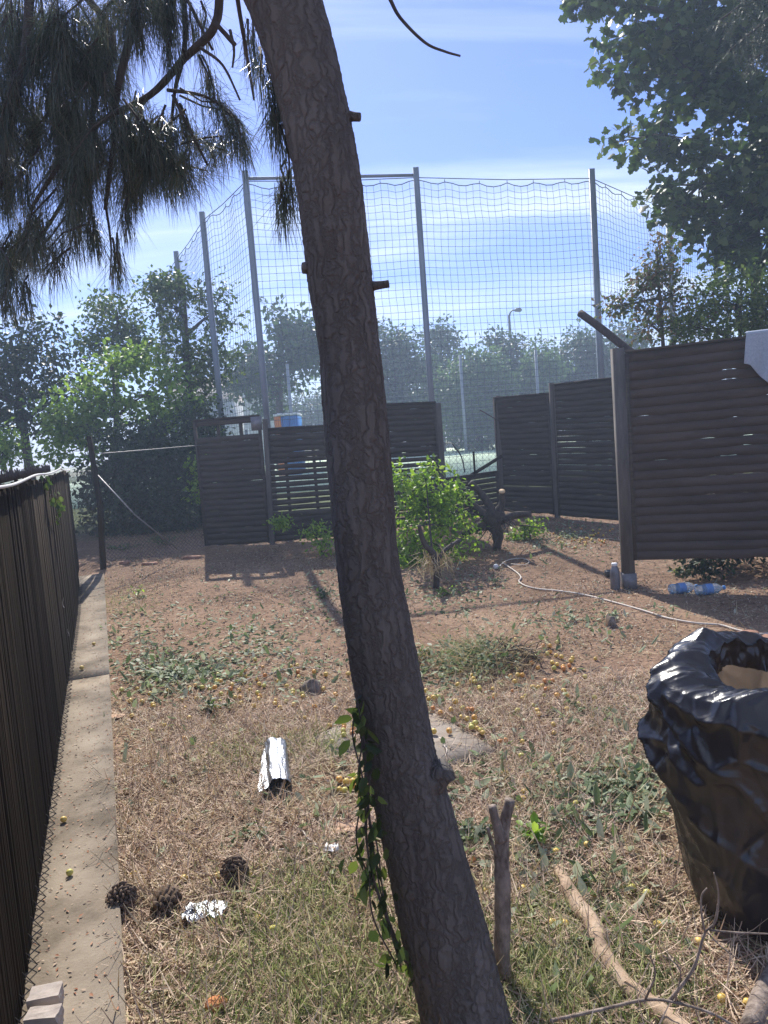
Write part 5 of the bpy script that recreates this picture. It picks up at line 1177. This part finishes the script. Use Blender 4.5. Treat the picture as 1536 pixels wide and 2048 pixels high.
# ------------------------------------------------------------------ sky, sun, air
AZ = math.radians(-12.8); EL = math.radians(43)
sv = Vector((math.sin(AZ)*math.cos(EL), math.cos(AZ)*math.cos(EL), math.sin(EL)))
ld = bpy.data.lights.new('sun', 'SUN'); ld.energy = 4.9; ld.angle = math.radians(.5); ld.color = (1, .95, .87)
lo = bpy.data.objects.new('sun', ld); col.objects.link(lo); lo.rotation_euler = sv.to_track_quat('Z', 'Y').to_euler()
w = bpy.data.worlds.new('World'); scene.world = w; w.use_nodes = True; nt = w.node_tree; bgn = nt.nodes['Background']
sky = nt.nodes.new('ShaderNodeTexSky'); sky.sky_type = 'NISHITA'; sky.sun_disc = False; sky.sun_elevation = EL; sky.sun_rotation = AZ; sky.dust_density = .35; sky.ozone_density = 3.0; sky.air_density = 1.1
tc = nt.nodes.new('ShaderNodeTexCoord'); sp = nt.nodes.new('ShaderNodeSeparateXYZ'); nt.links.new(tc.outputs['Generated'], sp.inputs[0])
az_ = N(nt, 'ShaderNodeMath', operation='ADD'); az_.inputs[1].default_value = .12; nt.links.new(sp.outputs['Z'], az_.inputs[0])
dx = N(nt, 'ShaderNodeMath', operation='DIVIDE'); nt.links.new(sp.outputs['X'], dx.inputs[0]); nt.links.new(az_.outputs[0], dx.inputs[1])
dy = N(nt, 'ShaderNodeMath', operation='DIVIDE'); nt.links.new(sp.outputs['Y'], dy.inputs[0]); nt.links.new(az_.outputs[0], dy.inputs[1])
cb3 = nt.nodes.new('ShaderNodeCombineXYZ'); nt.links.new(dx.outputs[0], cb3.inputs[0]); nt.links.new(dy.outputs[0], cb3.inputs[1])
mp = nt.nodes.new('ShaderNodeMapping'); mp.inputs['Scale'].default_value = (.42, 1.5, 1); mp.inputs['Rotation'].default_value = (0, 0, .12); mp.inputs['Location'].default_value = (3.2, 1.1, 0); nt.links.new(cb3.outputs[0], mp.inputs['Vector'])
cn_ = N(nt, 'ShaderNodeTexNoise', Scale=1.0, Detail=9, Roughness=.55, Distortion=.6); nt.links.new(mp.outputs[0], cn_.inputs['Vector'])
cr_ = ramp(nt, cn_.outputs['Fac'], [(.44, (0, 0, 0)), (.56, (.30, .30, .30)), (.68, (.85, .85, .85))])
mx = N(nt, 'ShaderNodeMixRGB'); nt.links.new(cr_.outputs[0], mx.inputs[0]); tn = N(nt, 'ShaderNodeMixRGB', blend_type='MULTIPLY', Fac=1.0); tn.inputs[2].default_value = (.80, .86, 1.32, 1); nt.links.new(sky.outputs[0], tn.inputs[1]); nt.links.new(tn.outputs[0], mx.inputs[1]); mx.inputs[2].default_value = (8.6, 9.6, 10.5, 1)
nt.links.new(mx.outputs[0], bgn.inputs['Color']); bgn.inputs['Strength'].default_value = .088
# hazy air
hm = bpy.data.materials.new('hazy_air'); hm.use_nodes = True; hn = hm.node_tree; hn.nodes.clear()
pv = hn.nodes.new('ShaderNodeVolumePrincipled'); pv.inputs['Color'].default_value = (.62, .78, 1, 1); pv.inputs['Density'].default_value = .0045; pv.inputs['Anisotropy'].default_value = .3
ho = hn.nodes.new('ShaderNodeOutputMaterial'); hn.links.new(pv.outputs[0], ho.inputs['Volume'])
hz_ = MB().box((0, 90, 4.4), (330, 250, 12.4)).build('haze', hm); tag(hz_, 'thin bright summer haze in the air', None, None, 'stuff')

scene.view_settings.view_transform = 'Standard'; scene.view_settings.look = 'None'; scene.view_settings.exposure = 0.6; scene.view_settings.gamma = 1
scene.cycles.use_denoising = True; scene.cycles.max_bounces = 8; scene.cycles.transparent_max_bounces = 8; scene.cycles.volume_bounces = 0
